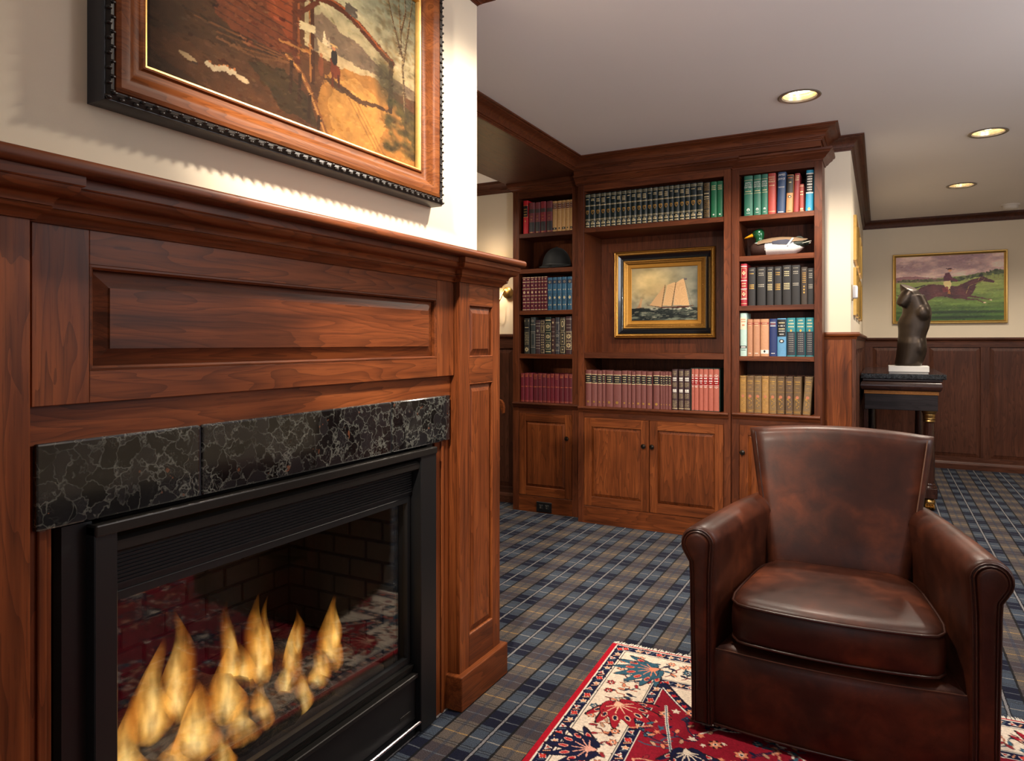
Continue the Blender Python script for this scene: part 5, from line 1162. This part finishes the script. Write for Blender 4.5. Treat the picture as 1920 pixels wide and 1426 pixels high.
# ---- gold frames seen edge-on along the side wall
k = 0
for row, (z0, z1) in enumerate(((1.785, 2.085), (1.418, 1.735))):
    for c, y0 in enumerate((5.15, 5.72, 6.29)):
        nm = ('upper', 'lower')[row]; wh = ('nearest', 'middle', 'farthest')[c]
        t = framed('framed_print', '%s gold framed print in the %s row on the side wall above the console' % (wh, nm), 'picture', lambda u, w, v: (XP+w, u, v), (XP, y0, z0), (y0, z0, y0+.44, z1),
           [('gilt_frame', [(0, 0), (0, .018), (.004, .021), (.012, .021), (.018, .016), (.022, .012), (.022, 0)], GOLDB)], .005)
        t.part('mat_board', MB(lambda u, w, v: (XP+w, u, v)).box(y0+.02, y0+.42, .006, .008, z0+.02, z1-.02), pm('cream_mat', (222, 212, 190), .7), None, True)
        t.part('print', MB(lambda u, w, v: (XP+w, u, v)).box(y0+.08, y0+.36, .008, .009, z0+.07, z1-.07), pm('sepia_print', (150, 128, 98), .7, 0, .5, 24), None, True)
t = Thing('thermostat', 'white rounded thermostat on the wall end beside the gold prints', 'thermostat', (XP, 4.85, 1.55))
b = MB(); b.box(0, .034, -.045, .045, -.040, .040, .010, 3); t.part('housing', b, pm('bright_white_plastic', (236, 236, 240), .35, 0, .02), smooth=60)
b = MB(); b.box(0, .008, -.050, .050, -.052, .046, .003); t.part('back_plate', b, pm('beige_plate', (196, 176, 150), .5), smooth=40)

# ================================================================== console table with bronze torso
t = Thing('console_table', 'dark mahogany console table with black stone top and brass fittings by the side wall', 'table', (.14, 6.0, 0))
MAH = {a: wood('dark_mahogany_'+a, a, (.018, .006, .004), (.035, .012, .008), (.06, .022, .014), rough=.22, coat=.6) for a in 'xyz'}
GRY = wood('ebonised_board', 'x', (.012, .010, .011), (.025, .020, .022), (.045, .036, .038), rough=.35)
BRS = pm('brass', (176, 142, 88), .30, 1, var=.25, scale=80)
xa, xb, ya, yb = -.130, .428, 5.93, 7.55
mS = granite('dark_table_stone', lin((12, 14, 16)), lin((34, 36, 38)), lin((96, 104, 110)), 90)
t.part('stone_top', MB().box(xa, xb, ya, yb, .962, 1.0, .003), mS, None, True)
t.part('moulding', MB().box(xa+.012, xb-.022, ya+.012, yb-.012, .944, .962, .003), MAH['x'], None, True)
b = MB(); b.sweep([(0, .872), (.012, .872)]+[(.012+.020*math.sin(k*PI/8), .873+.0345*(1-math.cos(k*PI/8))) for k in range(1, 9)]+[(0, .944)], [(xa+.03, yb-.05), (xa+.03, ya+.036), (xb-.056, ya+.036), (xb-.056, yb-.05)], side=1)
t.part('rounded_frieze', b, MAH['x'], None, True, 30)
t.part('gilt_band', MB().box(xa+.022, xb-.046, ya+.026, yb-.04, .846, .872, .001), pm('tooled_gilt_band', (150, 98, 48), .4, .5, .6, 160, bump=.4), None, True)
t.part('apron', MB().box(xa+.026, xb-.052, ya+.03, yb-.045, .728, .846, .002), GRY, None, True)
b = MB(); b.box(xa+.026, xb-.052, ya+.05, yb-.05, .10, .16, .004); t.part('lower_shelf', b, MAH['y'], None, True)
for px, py in ((.322, 5.995), (.322, 7.46), (-.068, 7.46)):
    col = t.part('column', MB().lathe([(.034, .16), (.038, .20), (.037, .45), (.033, .64)], (px, py, 0), 20), MAH['z'], None, True, 40)
    t.part('capital', MB().lathe([(.034, .645), (.041, .652), (.036, .662), (.040, .670), (.037, .682), (.042, .694), (.040, .705), (.048, .716), (.050, .728), (.02, .728)], (px, py, 0), 22), BRS, col, True, 40)
    t.part('base_ring', MB().lathe([(.044, .155), (.046, .165), (.040, .175), (.042, .185), (.037, .195)], (px, py, 0), 22, cap=False), MAH['z'], col, True, 40)
    t.part('block', MB().box(px-.05, px+.05, py-.05, py+.05, .085, .16, .003), MAH['z'], None, True)
    b = MB(); b.ball((px, py, .052), (.042, .048, .042), 12, 8); ft = t.part('paw_foot', b, BRS, None, True, 60)
    b = MB()
    for q in (-.026, -.009, .009, .026): b.ball((px+q, py-.042, .022), (.011, .022, .022), 8, 6)
    t.part('paw_toes', b, BRS, ft, True, 60)
t.part('pilaster_leg', MB().box(-.110, -.080, 5.97, 6.02, .0, .728, .002), MAH['z'], None, True)

t = Thing('torso_sculpture', 'dark bronze headless female torso on a white marble base on the console table', 'sculpture', (.192, 6.17, 1.0))
b = MB(); b.box(-.130, .130, -.10, .10, .0, .008); t.part('foot_plate', b, pm('pale_base', (206, 200, 192), .4))
b = MB(); b.box(-.135, .135, -.11, .11, .010, .056, .003); t.part('marble_base', b, pm('white_marble', (232, 228, 222), .25, 0, .06, 9))
b = MB()
def ringsec(L):
    b.rings([[(cx+rx*math.cos(2*PI*k/22), cy+ry*math.sin(2*PI*k/22), z) for k in range(22)] for z, cx, cy, rx, ry in L])
# trunk seen turned to the side: thighs, hips, waist, ribs, shoulders
OUT = [(1198, 258, 552), (1150, 266, 572), (1080, 278, 598), (1000, 286, 612), (920, 292, 608), (850, 300, 600), (800, 302, 612), (740, 300, 634), (680, 292, 644), (620, 312, 655), (560, 345, 662), (500, 348, 652), (440, 340, 626), (380, 332, 600), (330, 334, 580)]
L_ = [(.056+(1200-y)*.000629, ((a_+b_)/2-410)*.000629, 0, (b_-a_)/2*.000629, .088 if y > 900 else .080) for y, a_, b_ in OUT]
rr_ = [[(cx+rx*math.cos(2*PI*k/24), cy+ry*math.sin(2*PI*k/24), z) for k in range(24)] for z, cx, cy, rx, ry in L_]
for zc, cx, rx, ry in ((.628, .018, .074, .066), (.648, .010, .068, .058), (.664, .004, .060, .052)):   # slanted shoulder cut
    rr_.append([(cx+rx*math.cos(2*PI*k/24), ry*math.sin(2*PI*k/24), zc-.42*rx*math.cos(2*PI*k/24)+.35*ry*math.sin(2*PI*k/24)) for k in range(24)])
b.rings(rr_)
b.ball((.088, -.038, .462), (.060, .054, .074), 18, 12); b.ball((.080, .040, .460), (.056, .050, .068), 18, 12)
b.tube([(.010, -.035, .625), (-.012, -.045, .590), (-.034, -.052, .552), (-.052, -.056, .518)], [.044, .048, .045, .038], 16)
b.ball((.068, -.02, .20), (.046, .070, .10), 16, 10)
MBZ = pm('dark_bronze', (70, 60, 52), .38, .8, var=.3, scale=9)
to = t.part('torso', b, MBZ, smooth=180)
rm = to.modifiers.new('merge', 'REMESH'); rm.mode = 'VOXEL'; rm.voxel_size = .0075; rm.use_smooth_shade = True
smo = to.modifiers.new('smooth', 'SMOOTH'); smo.factor = .5; smo.iterations = 4

# ================================================================== alcove: wall sconce and chair crest
t = Thing('wall_sconce', 'brass wall sconce with curved arm and cream shade in the alcove', 'sconce', (-2.545, 4.728, 1.62))
b = MB(); b.lathe([(.001, 0), (.045, 0), (.045, -.008), (.035, -.014), (.012, -.018), (.001, -.018)], n=20, axis='y'); t.part('back_plate', b, BRS, smooth=40)
b = MB(); b.tube([(-.02, -.02, .02), (-.04, -.05, -.05), (-.05, -.09, -.105), (-.075, -.11, -.115), (-.10, -.12, -.09), (-.11, -.12, -.02), (-.11, -.12, .03)], .006, 8); t.part('arm', b, BRS, smooth=60)
b = MB(); b.lathe([(.004, .02), (.018, .03), (.022, .045), (.01, .05)], (-.11, -.12, 0), 16); t.part('cup', b, BRS, smooth=60)
g = G('sconce_shade'); g.P(color=lin((236, 220, 186)), rough=.8, emit=lin((255, 214, 150)), emits=1.6); t.part('shade', MB().lathe([(.075, .06), (.045, .19), (.043, .19), (.073, .06)], (-.11, -.12, 0), 24, cap=False), g.m, smooth=60)
pl = bpy.data.lights.new('sconce_bulb', 'POINT'); pl.energy = 5*EXPO; pl.color = (1, .84, .66); pl.shadow_soft_size = .03
o = bpy.data.objects.new('sconce_bulb', pl); COL.objects.link(o); o.parent = t.o; o.location = (-.11, -.12, .12)
t = Thing('alcove_chair', 'dark wooden chair with curved crest rail behind the fireplace end', 'chair', (-2.50, 4.13, 0))
half = [(0, .862), (.08, .861), (.15, .857), (.20, .852), (.228, .842), (.243, .822), (.248, .795), (.246, .757), (.240, .752), (.232, .775), (.224, .796), (.208, .806), (.18, .810), (.10, .815), (0, .817)]
pts_ = half+[(-x, z) for x, z in reversed(half[1:-1])]
b = MB(); b.poly(pts_, -.014, .014); t.part('crest_rail', b, W['x'])
b = MB(); b.box(-.20, .20, -.38, .04, .42, .455, .012, 2); t.part('seat', b, WD['x'])
for x in (-.12, -.06, 0, .06, .12): b = MB(); b.tube([(x, .01, .45), (x*1.05, .03, .65), (x*1.05, .0, .815)], .008, 8); t.part('spindle', b, WD['z'], smooth=60)
for x in (-.16, .16):
    b = MB(); b.tube([(x, .0, .45), (x, .01, .82)], .014, 8); t.part('back_post', b, WD['z'], smooth=60)
    for y in (-.33, .0): b = MB(); b.tube([(x*1.1, y*1.05, .001), (x, y, .43)], [.014, .018], 8); t.part('leg', b, WD['z'], smooth=60)
# ================================================================== oriental rug
RW, RL = 1.95, 2.45
xs = np.concatenate([np.arange(0, .60, .0030), np.arange(.60, 1.25, .006), np.arange(1.25, 1.62, .0035), np.arange(1.62, RW+.001, .01)]); xs[-1] = RW
ys = np.concatenate([np.arange(0, 1.02, .0030), np.arange(1.02, RL+.005, .012)]); ys[-1] = RL
P = Paint(xs, ys, (160, 26, 44))
RED, NAVY, CREAM, TEAL, SALM, ORNG, DK, WHT = (140, 24, 42), (26, 28, 58), (232, 214, 194), (52, 92, 112), (222, 138, 104), (216, 92, 62), (40, 26, 30), (232, 222, 208)
dl = np.minimum(np.minimum(P.X, RW-P.X), np.minimum(P.Y, RL-P.Y)+.012)
dl = dl+(P.nz(60, 60, 31)-.5)*.004
for a, b, c in ((0, .020, (176, 22, 40)), (.020, .0245, WHT), (.0245, .0265, DK), (.0265, .060, NAVY), (.060, .0625, DK), (.0625, .067, WHT), (.067, .070, DK), (.070, .226, CREAM), (.226, .229, DK), (.229, .233, WHT), (.233, .268, NAVY), (.268, .272, WHT), (.272, 9, RED)):
    P.put(((dl >= a) & (dl < b)).astype(float), c)
rg = random.Random(5)
def star(cx, cy, r, c, n=5, rot=0, inner=.5): P.poly([(cx+(r if k % 2 == 0 else r*inner)*math.cos(rot+PI*k/n), cy+(r if k % 2 == 0 else r*inner)*math.sin(rot+PI*k/n)) for k in range(2*n)], c)
def guard(off):
    step = .044
    for (x0, y0, dx, dy, L) in ((off, off, 0, 1, RL-2*off), (off+step*.5, off-.012, 1, 0, RW-2*off), (RW-off, off, 0, 1, RL-2*off), (off, RL-off+.012, 1, 0, RW-2*off)):
        for k in range(int(L/step)+1):
            x, y = x0+dx*step*k+rg.uniform(-.002, .002), y0+dy*step*k+rg.uniform(-.002, .002); m = k % 3
            if m == 0: star(x, y, .0165, WHT, 4, .4, .62); star(x, y, .0145, (196, 44, 48), 4, .4, .62); star(x, y, .006, ORNG, 4)
            elif m == 1: star(x+.003, y, .0155, WHT, 5, rg.uniform(0, 1)); star(x+.003, y, .0115, (232, 166, 124), 5, rg.uniform(0, 1))
            else: star(x-.003, y, .015, WHT, 3, rg.uniform(0, 2)); star(x-.003, y, .010, (186, 60, 52), 3, rg.uniform(0, 2), .4)
            a = .5*step
            P.line([(x+dx*a*.6+dy*.010, y+dy*a*.6+dx*.010), (x+dx*a-dy*.008, y+dy*a-dx*.008)], .004, (232, 166, 124) if k % 2 else (88, 104, 120))
guard(.0435); guard(.2505)
def palm(bx, by, ang, size, c, pod, vein=WHT, spread=2.3, lobes=7):
    """fan shaped leaf: lobed outline, pale veins and seed pods"""
    pts = [(bx, by)]; N = lobes*10
    for k in range(N+1):
        f = k/N; t = -spread/2+spread*f; r = size*(.66+.30*math.sin(PI*f)+.20*math.cos(2*PI*lobes*f+PI))
        pts.append((bx+r*math.cos(ang+t), by+r*math.sin(ang+t)))
    ce = (bx+.5*size*math.cos(ang), by+.5*size*math.sin(ang))
    P.poly([(ce[0]+(x-ce[0])*1.07, ce[1]+(y-ce[1])*1.07) for x, y in pts], DK); P.poly(pts, c)
    for k in range(lobes):
        f = (k+.5)/lobes; t = ang-spread/2+spread*f; r = size*(.62+.26*math.sin(PI*f))
        q = (bx+r*.62*math.cos(t), by+r*.62*math.sin(t)); e = (bx+r*.84*math.cos(t), by+r*.84*math.sin(t))
        mid = (bx+r*.3*math.cos((t+ang)/2), by+r*.3*math.sin((t+ang)/2))
        P.line([(bx, by), mid, q], [.0055, .005, .0035], vein)
        P.ell(e[0], e[1], size*.115, size*.060, vein, t); P.ell(e[0], e[1], size*.088, size*.040, pod, t)
    for s in (-1, 1):   # curling arms from the base
        t0 = ang+s*(spread/2+.25); pa = []
        for k in range(9): rr = size*(.15+.07*k); pa.append((bx+rr*math.cos(t0-s*.10*k), by+rr*math.sin(t0-s*.10*k)))
        P.line(pa, [.022, .022, .020, .018, .016, .014, .011, .008, .005], DK); P.line(pa, [.018, .018, .016, .014, .012, .010, .008, .005, .003], c)
def vine(pts, c=(120, 70, 58), w=.0052):
    q = []
    for i in range(len(pts)-1):
        for k in range(6): f = k/6; q.append((pts[i][0]*(1-f)+pts[i+1][0]*f+.006*math.sin(i*2+f*6), pts[i][1]*(1-f)+pts[i+1][1]*f+.006*math.cos(i*3+f*6)))
    P.line(q, w, c)
    for k in range(3, len(q), 5):
        a = rg.uniform(0, 6); col = rg.choice([SALM, TEAL, (150, 40, 50), (196, 150, 120), NAVY]); x, y = q[k]
        P.ell(x+.014*math.cos(a), y+.014*math.sin(a), .015, .0075, DK, a, .6); P.ell(x+.014*math.cos(a), y+.014*math.sin(a), .0125, .0055, col, a)
def blossom(x, y, r):
    star(x, y, r*1.15, DK, 6, rg.uniform(0, 1), .6); star(x, y, r, rg.choice([(160, 40, 50), SALM, TEAL]), 6, rg.uniform(0, 1), .6); star(x, y, r*.5, CREAM, 5); P.ell(x, y, r*.2, r*.2, NAVY)
# scrolling main border, both visible sides
for side in range(3):
    L = RL if side != 1 else RW
    def mp(s, o):
        return (o, s) if side == 0 else ((s, o-.012) if side == 1 else (RW-o, s))
    for k in range(int(L/.060)):
        s = .12+.06*k
        if s > L-.1: break
        vine([mp(s, .09+.04*rg.random()), mp(s+.03, .14+.03*rg.random()), mp(s+.05, .19+.02*rg.random())], rg.choice([(110, 52, 48), (176, 104, 78), (60, 76, 90)]))
        vine([mp(s+.02, .20), mp(s+.045, .16+.03*rg.random()), mp(s+.06, .10+.03*rg.random())], rg.choice([(120, 40, 48), (190, 120, 90), (60, 76, 90)]))
        blossom(*mp(s+.02, rg.choice([.095, .205])+rg.uniform(-.008, .008)), .017)
palm(.225, .145, 2.50, .150, TEAL, (178, 44, 54), SALM, 2.5)
palm(.150, .440, .95, .150, (162, 30, 46), NAVY, (240, 190, 160), 2.6)
palm(.178, .740, 2.95, .135, NAVY, (190, 46, 54), (236, 170, 150), 2.6)
palm(.120, 1.02, .6, .14, TEAL, (178, 44, 54), SALM)
for k, x in enumerate((.50, .80, 1.10, 1.40, 1.66)): palm(x, .09 if k % 2 == 0 else .19, (1.3 if k % 2 == 0 else -1.4), .125, [(162, 30, 46), NAVY, TEAL][k % 3], [NAVY, (190, 46, 54), (178, 44, 54)][k % 3], (240, 190, 160))
blossom(.33, .135, .022); blossom(.40, .18, .016)
# corner spandrel and field
sp = [(.272+.35*t, .26+.13*math.sin(t*PI*.9)+.10*t) for t in np.linspace(0, 1, 16)]
P.poly([(.272, .262)]+sp+[(.70, .262)], CREAM); P.line(sp, .036, NAVY); P.line([(x, y+.020) for x, y in sp], .005, WHT); P.line([(x, y-.020) for x, y in sp], .004, DK)
for i in range(1, 15): star(sp[i][0], sp[i][1], .012, [(196, 44, 48), (232, 166, 124)][i % 2], 5)
for k in range(420):
    x, y = rg.uniform(.29, RW-.3), rg.uniform(.40, 1.3); m = k % 5
    if m < 2: vine([(x, y), (x+rg.uniform(-.08, .08), y+rg.uniform(-.05, .08)), (x+rg.uniform(-.1, .1), y+rg.uniform(.0, .12))], rg.choice([WHT, (214, 150, 120), (44, 34, 60), (60, 80, 100)]), .0055)
    elif m == 2: blossom(x, y, rg.uniform(.014, .024))
    else: star(x, y, rg.uniform(.010, .018), rg.choice([TEAL, SALM, NAVY, CREAM]), 5, rg.uniform(0, 2))
P.line([(.31, .40), (.335, .50), (.36, .58), (.385, .66)], [.010, .010, .009, .006], WHT); P.line([(.31, .40), (.335, .50), (.36, .58), (.385, .66)], .004, TEAL)
for (x, y, a) in ((.42, .62, 1.2), (.80, .75, 2.0), (1.2, .7, 1.0), (1.5, .62, 2.2)): palm(x, y, a, .12, NAVY, (190, 46, 54), CREAM)
P.A = P.A*(.86+.24*P.nz(220, 220, 41, 2)[..., None])
RUG = Thing('oriental_rug', 'red oriental rug with cream floral border and white fringe under the armchair', 'rug', (-.962, 2.69, 0), math.radians(2.4))
me = P.mesh('pile', lambda X, Y: np.stack([X, -Y, np.full_like(X, .0095)], -1)); RUG.part('pile', me, attr_mat('rug_pile', .95, .1, 0, .2, .6, 380, .28))
mrs = pm('rug_selvedge', (150, 24, 38), .95, 0, .2, 200, bump=.5)
b = MB(); b.box(-.002, RW+.002, -RL-.002, .002, .0005, .0090, .002); RUG.part('foundation', b, mrs)
b = MB()
for k in range(420):
    for (y0, s) in ((.0, 1), (-RL, -1)):
        x = RW*(k+.5)/420+rg.uniform(-.0015, .0015); l = rg.uniform(.024, .038); dx = rg.uniform(-.006, .006)
        b.tube([(x, y0-s*.002, .0075), (x+dx*.4, y0+s*l*.5, .0065), (x+dx, y0+s*l, .0025)], [.0024, .0022, .0014], 4)
RUG.part('fringe', b, pm('fringe_cotton', (222, 214, 202), .9, 0, .1), kind='stuff')

# ================================================================== leather armchair
def leather():
    g = G('brown_leather'); co = g.coord()
    big = g.noise(co, 3.2, 3, .55, .6); med = g.noise(co, 14, 4, .6, .4); fine = g.voro(g.vadd(co, g.mapping(g.noise(co, 90, 2, .5, out=1), (.006,)*3)), 420, 'DISTANCE_TO_EDGE')
    f = g.math('ADD', g.math('MULTIPLY', big, .65), g.math('MULTIPLY', med, .35))
    c = g.ramp(f, [(.32, lin((38, 18, 12))), (.48, lin((58, 28, 18))), (.60, lin((84, 41, 24))), (.72, lin((116, 58, 30)))])
    g.P(color=c, rough=g.math('ADD', .30, g.math('MULTIPLY', med, .18)), spec=.22, coat=.03, coatr=.2)
    h = g.math('ADD', g.math('MULTIPLY', fine, .6), g.math('MULTIPLY', med, 1.2)); g.P(normal=g.bump(h, .16, .003)); return g.m
M_LEA = leather()
M_THR = pm('leather_thread', (104, 70, 50), .6, 0)
M_PIP = pm('leather_piping', (50, 25, 17), .32, 0, .25, 40, coat=.1)
CH = Thing('armchair', 'brown leather club armchair with rolled arms standing on the rug', 'armchair', (-.131, 2.50, .009), math.radians(1.6))
def offl(pts, d):
    n = len(pts); o = []
    A = sum(pts[i][0]*pts[(i+1) % n][1]-pts[(i+1) % n][0]*pts[i][1] for i in range(n)); s = 1 if A > 0 else -1
    for i in range(n):
        a, b = Vector(pts[i-1]), Vector(pts[(i+1) % n]); t = (b-a).normalized(); nn = Vector((-t.y, t.x))*s
        o.append((pts[i][0]+nn.x*d, pts[i][1]+nn.y*d))
    return o
def arm_prof():
    p = [(-.046, .022), (-.046, .15), (-.046, .30), (-.046, .42), (-.047, .50), (-.050, .55)]
    p += [(.004+.057*math.cos(math.radians(a)), .585+.058*math.sin(math.radians(a))) for a in range(172, -46, -16)]
    p += [(.036, .528), (.034, .49), (.033, .40), (.031, .28), (.029, .15), (.027, .022)]
    return p
AP = arm_prof()
YF, YBk = -.280, .335
def axx(y): return .382-.112*((y-YF)/(.30-YF))
for s in (-1, 1):
    def ring(y, pr, dz=0): return [(s*(axx(y)+dx), y, z+dz) for dx, z in pr]
    rs = [ring(YF, offl(AP, .016)), ring(YF-.001, offl(AP, .012)), ring(YF+.004, offl(AP, .004)), ring(YF+.014, AP)]
    for k in range(1, 13): y = YF+.014+(YBk-YF-.014)*k/12; rs.append(ring(y, AP, .006*math.sin(PI*k/12)))
    b = MB(); b.rings(rs); am = CH.part('arm', b, M_LEA, smooth=50)
    pn = offl(AP, .0195)
    b = MB(); b.rings([ring(YF+.004, pn), ring(YF-.004, pn), ring(YF-.009, offl(AP, .024)), ring(YF-.0105, offl(AP, .030))]); CH.part('arm_front_panel', b, M_LEA, am, smooth=40)
    for o_, r_ in ((.0165, .0036), (.0085, .0022)):
        pr = offl(AP, o_)[0:]; b = MB(); b.tube([(s*(axx(YF)+dx), YF-.0035, z) for dx, z in pr], r_, 6); CH.part('piping', b, M_PIP, am, smooth=60)
    # welt where the arm meets the back
    b = MB(); b.tube([(s*(axx(.255)+dx*1.0), .252+.05*max(0, z-.45), z) for dx, z in AP[2:14]], .0028, 6); CH.part('piping', b, M_PIP, am, smooth=60)
# seat deck and front
def plan(hwf, hwb, yf, yb, bow, n=14):
    p = [(-hwf+2*hwf*k/n, yf-bow*(1-(2*k/n-1)**2)) for k in range(n+1)]
    return p+[(hwf+(hwb-hwf)*k/6, yf+(yb-yf)*k/6) for k in range(1, 7)]+[(hwb-2*hwb*k/8, yb) for k in range(1, 9)]+[(-hwb+(hwb-hwf)*k/6, yb+(yf-yb)*k/6) for k in range(1, 6)]
def stack(mbx, base, seq, sm_pow=1): mbx.rings([[(x, y, z+dz) for (x, y), dz in zip(offl(base, d), [0]*99)] for d, z in seq]); return mbx
fb = plan(.338, .25, -.268, .27, .030)
b = MB(); stack(b, fb, [(.03, .024), (.004, .026), (0, .034), (-.003, .12), (-.005, .20), (-.002, .245), (.006, .262), (.016, .272), (.05, .282), (.10, .284)]); CH.part('seat_base', b, M_LEA, smooth=50)
b = MB(); b.tube([(x, y-.0015, .2635) for x, y in offl(fb, .006)[0:15]], .0018, 6); CH.part('stitching', b, M_THR, smooth=60)
b = MB(); b.tube([(x, y-.003, .029) for x, y in fb[0:15]], .0035, 6); CH.part('piping', b, M_PIP, smooth=60)
for s in (-1, 1): b = MB(); b.tube([(s*(axx(YF)+d), YF-.002+.0*d, .026) for d in (-.046, -.02, .0, .027)]+[(s*(axx(y)+.029), y, .026) for y in (-.25, -.1, .1, .3)], .0035, 6); CH.part('piping', b, M_PIP, smooth=60)
# cushion
cp = plan(.300, .232, -.272, .235, .034, 18)
def rc(p, d):   # soften plan corners
    q = offl(p, d); n = len(q)
    for _ in range(2): q = [((q[i-1][0]+2*q[i][0]+q[(i+1) % n][0])/4, (q[i-1][1]+2*q[i][1]+q[(i+1) % n][1])/4) for i in range(n)]
    return q
b = MB(); rs = []
for d, z in ((.05, .288), (.012, .292), (.002, .302), (-.004, .33), (-.006, .365), (-.003, .398), (.003, .412), (.010, .420), (.026, .427)):
    rs.append([(x, y, z+(.006*(1-((y+.02)/.30)**2)*(1 if z > .41 else 0))) for x, y in rc(cp, d)])
tp_ = rc(cp, .026)
for f_ in (.90, .78, .64, .48, .30, .12): rs.append([(x*f_, -.02+(y+.02)*f_, .427+.012*(1-f_**2)+.006*(1-((y+.02)*f_/.30)**2)) for x, y in tp_])
b.rings(rs); cu = CH.part('seat_cushion', b, M_LEA, smooth=60)
for d, z, r_ in ((-.001, .4135, .0042), (-.001, .3015, .0042)):
    b = MB(); b.tube([(x, y, z+(.004*(1-((y+.02)/.30)**2) if z > .4 else 0)) for x, y in rc(cp, d)], r_, 7, closed=True); CH.part('piping', b, M_PIP, cu, smooth=60)
# backrest
def bsec(z, th=1.0, dz=0.0, arch=0.0):
    f = (z-.43)/.45; hw = .228+.079*max(0, f)**.9+(0 if f > 0 else .0); yf = .225+.125*f if f > 0 else .225; T = .100-.012*max(0, f)
    mid = yf+T/2; out = []
    def add(x, y): out.append((x, mid+(y-mid)*th, z+dz+arch*(1-(x/hw)**2)))
    n = 16
    for k in range(n+1):
        s = -.955+1.91*k/n; bul = -.012*(1-s*s) if f < .25 else -.004*(1-s*s)
        add(hw*s, yf-.016*s*s+bul+.004*(abs(s) > .9))
    for q in ((1.0, .02), (1.02, .045), (1.015, .07), (.985, T-.012)): add(hw*q[0], yf-.014+q[1])
    for k in range(9): s = .95-1.9*k/8; add(hw*s, yf+T-.014*s*s)
    for q in ((-.985, T-.012), (-1.015, .07), (-1.02, .045), (-1.0, .02)): add(hw*q[0], yf-.014+q[1])
    return out
b = MB(); rs = [bsec(z) for z in (.03, .15, .30, .40, .46, .52, .58, .64, .70, .76)]
rs += [bsec(.80, 1, 0, .006), bsec(.835, 1, 0, .013), bsec(.862, .98, 0, .018), bsec(.875, .88, 0, .020), bsec(.8815, .70, 0, .021), bsec(.885, .42, 0, .021), bsec(.886, .12, 0, .021)]
b.rings(rs); bk = CH.part('backrest', b, M_LEA, smooth=60)
for s in (-1, 1):
    pts = []
    for k in range(13):
        z = .56+.315*k/12; q = bsec(z, 1, 0, .02*sm((z-.76)/.1)); p = q[16] if s > 0 else q[0]; pts.append((p[0]-s*.004, p[1]-.0015, p[2]))
    b = MB(); b.tube(pts, .0024, 6); CH.part('stitching', b, M_THR if s > 0 else M_PIP, bk, smooth=60)
b = MB(); b.lathe([(.24, .0008), (.24, .012), (.20, .024)], n=28); CH.part('swivel_base', b, pm('dark_swivel_base', (26, 20, 16), .6), smooth=40)
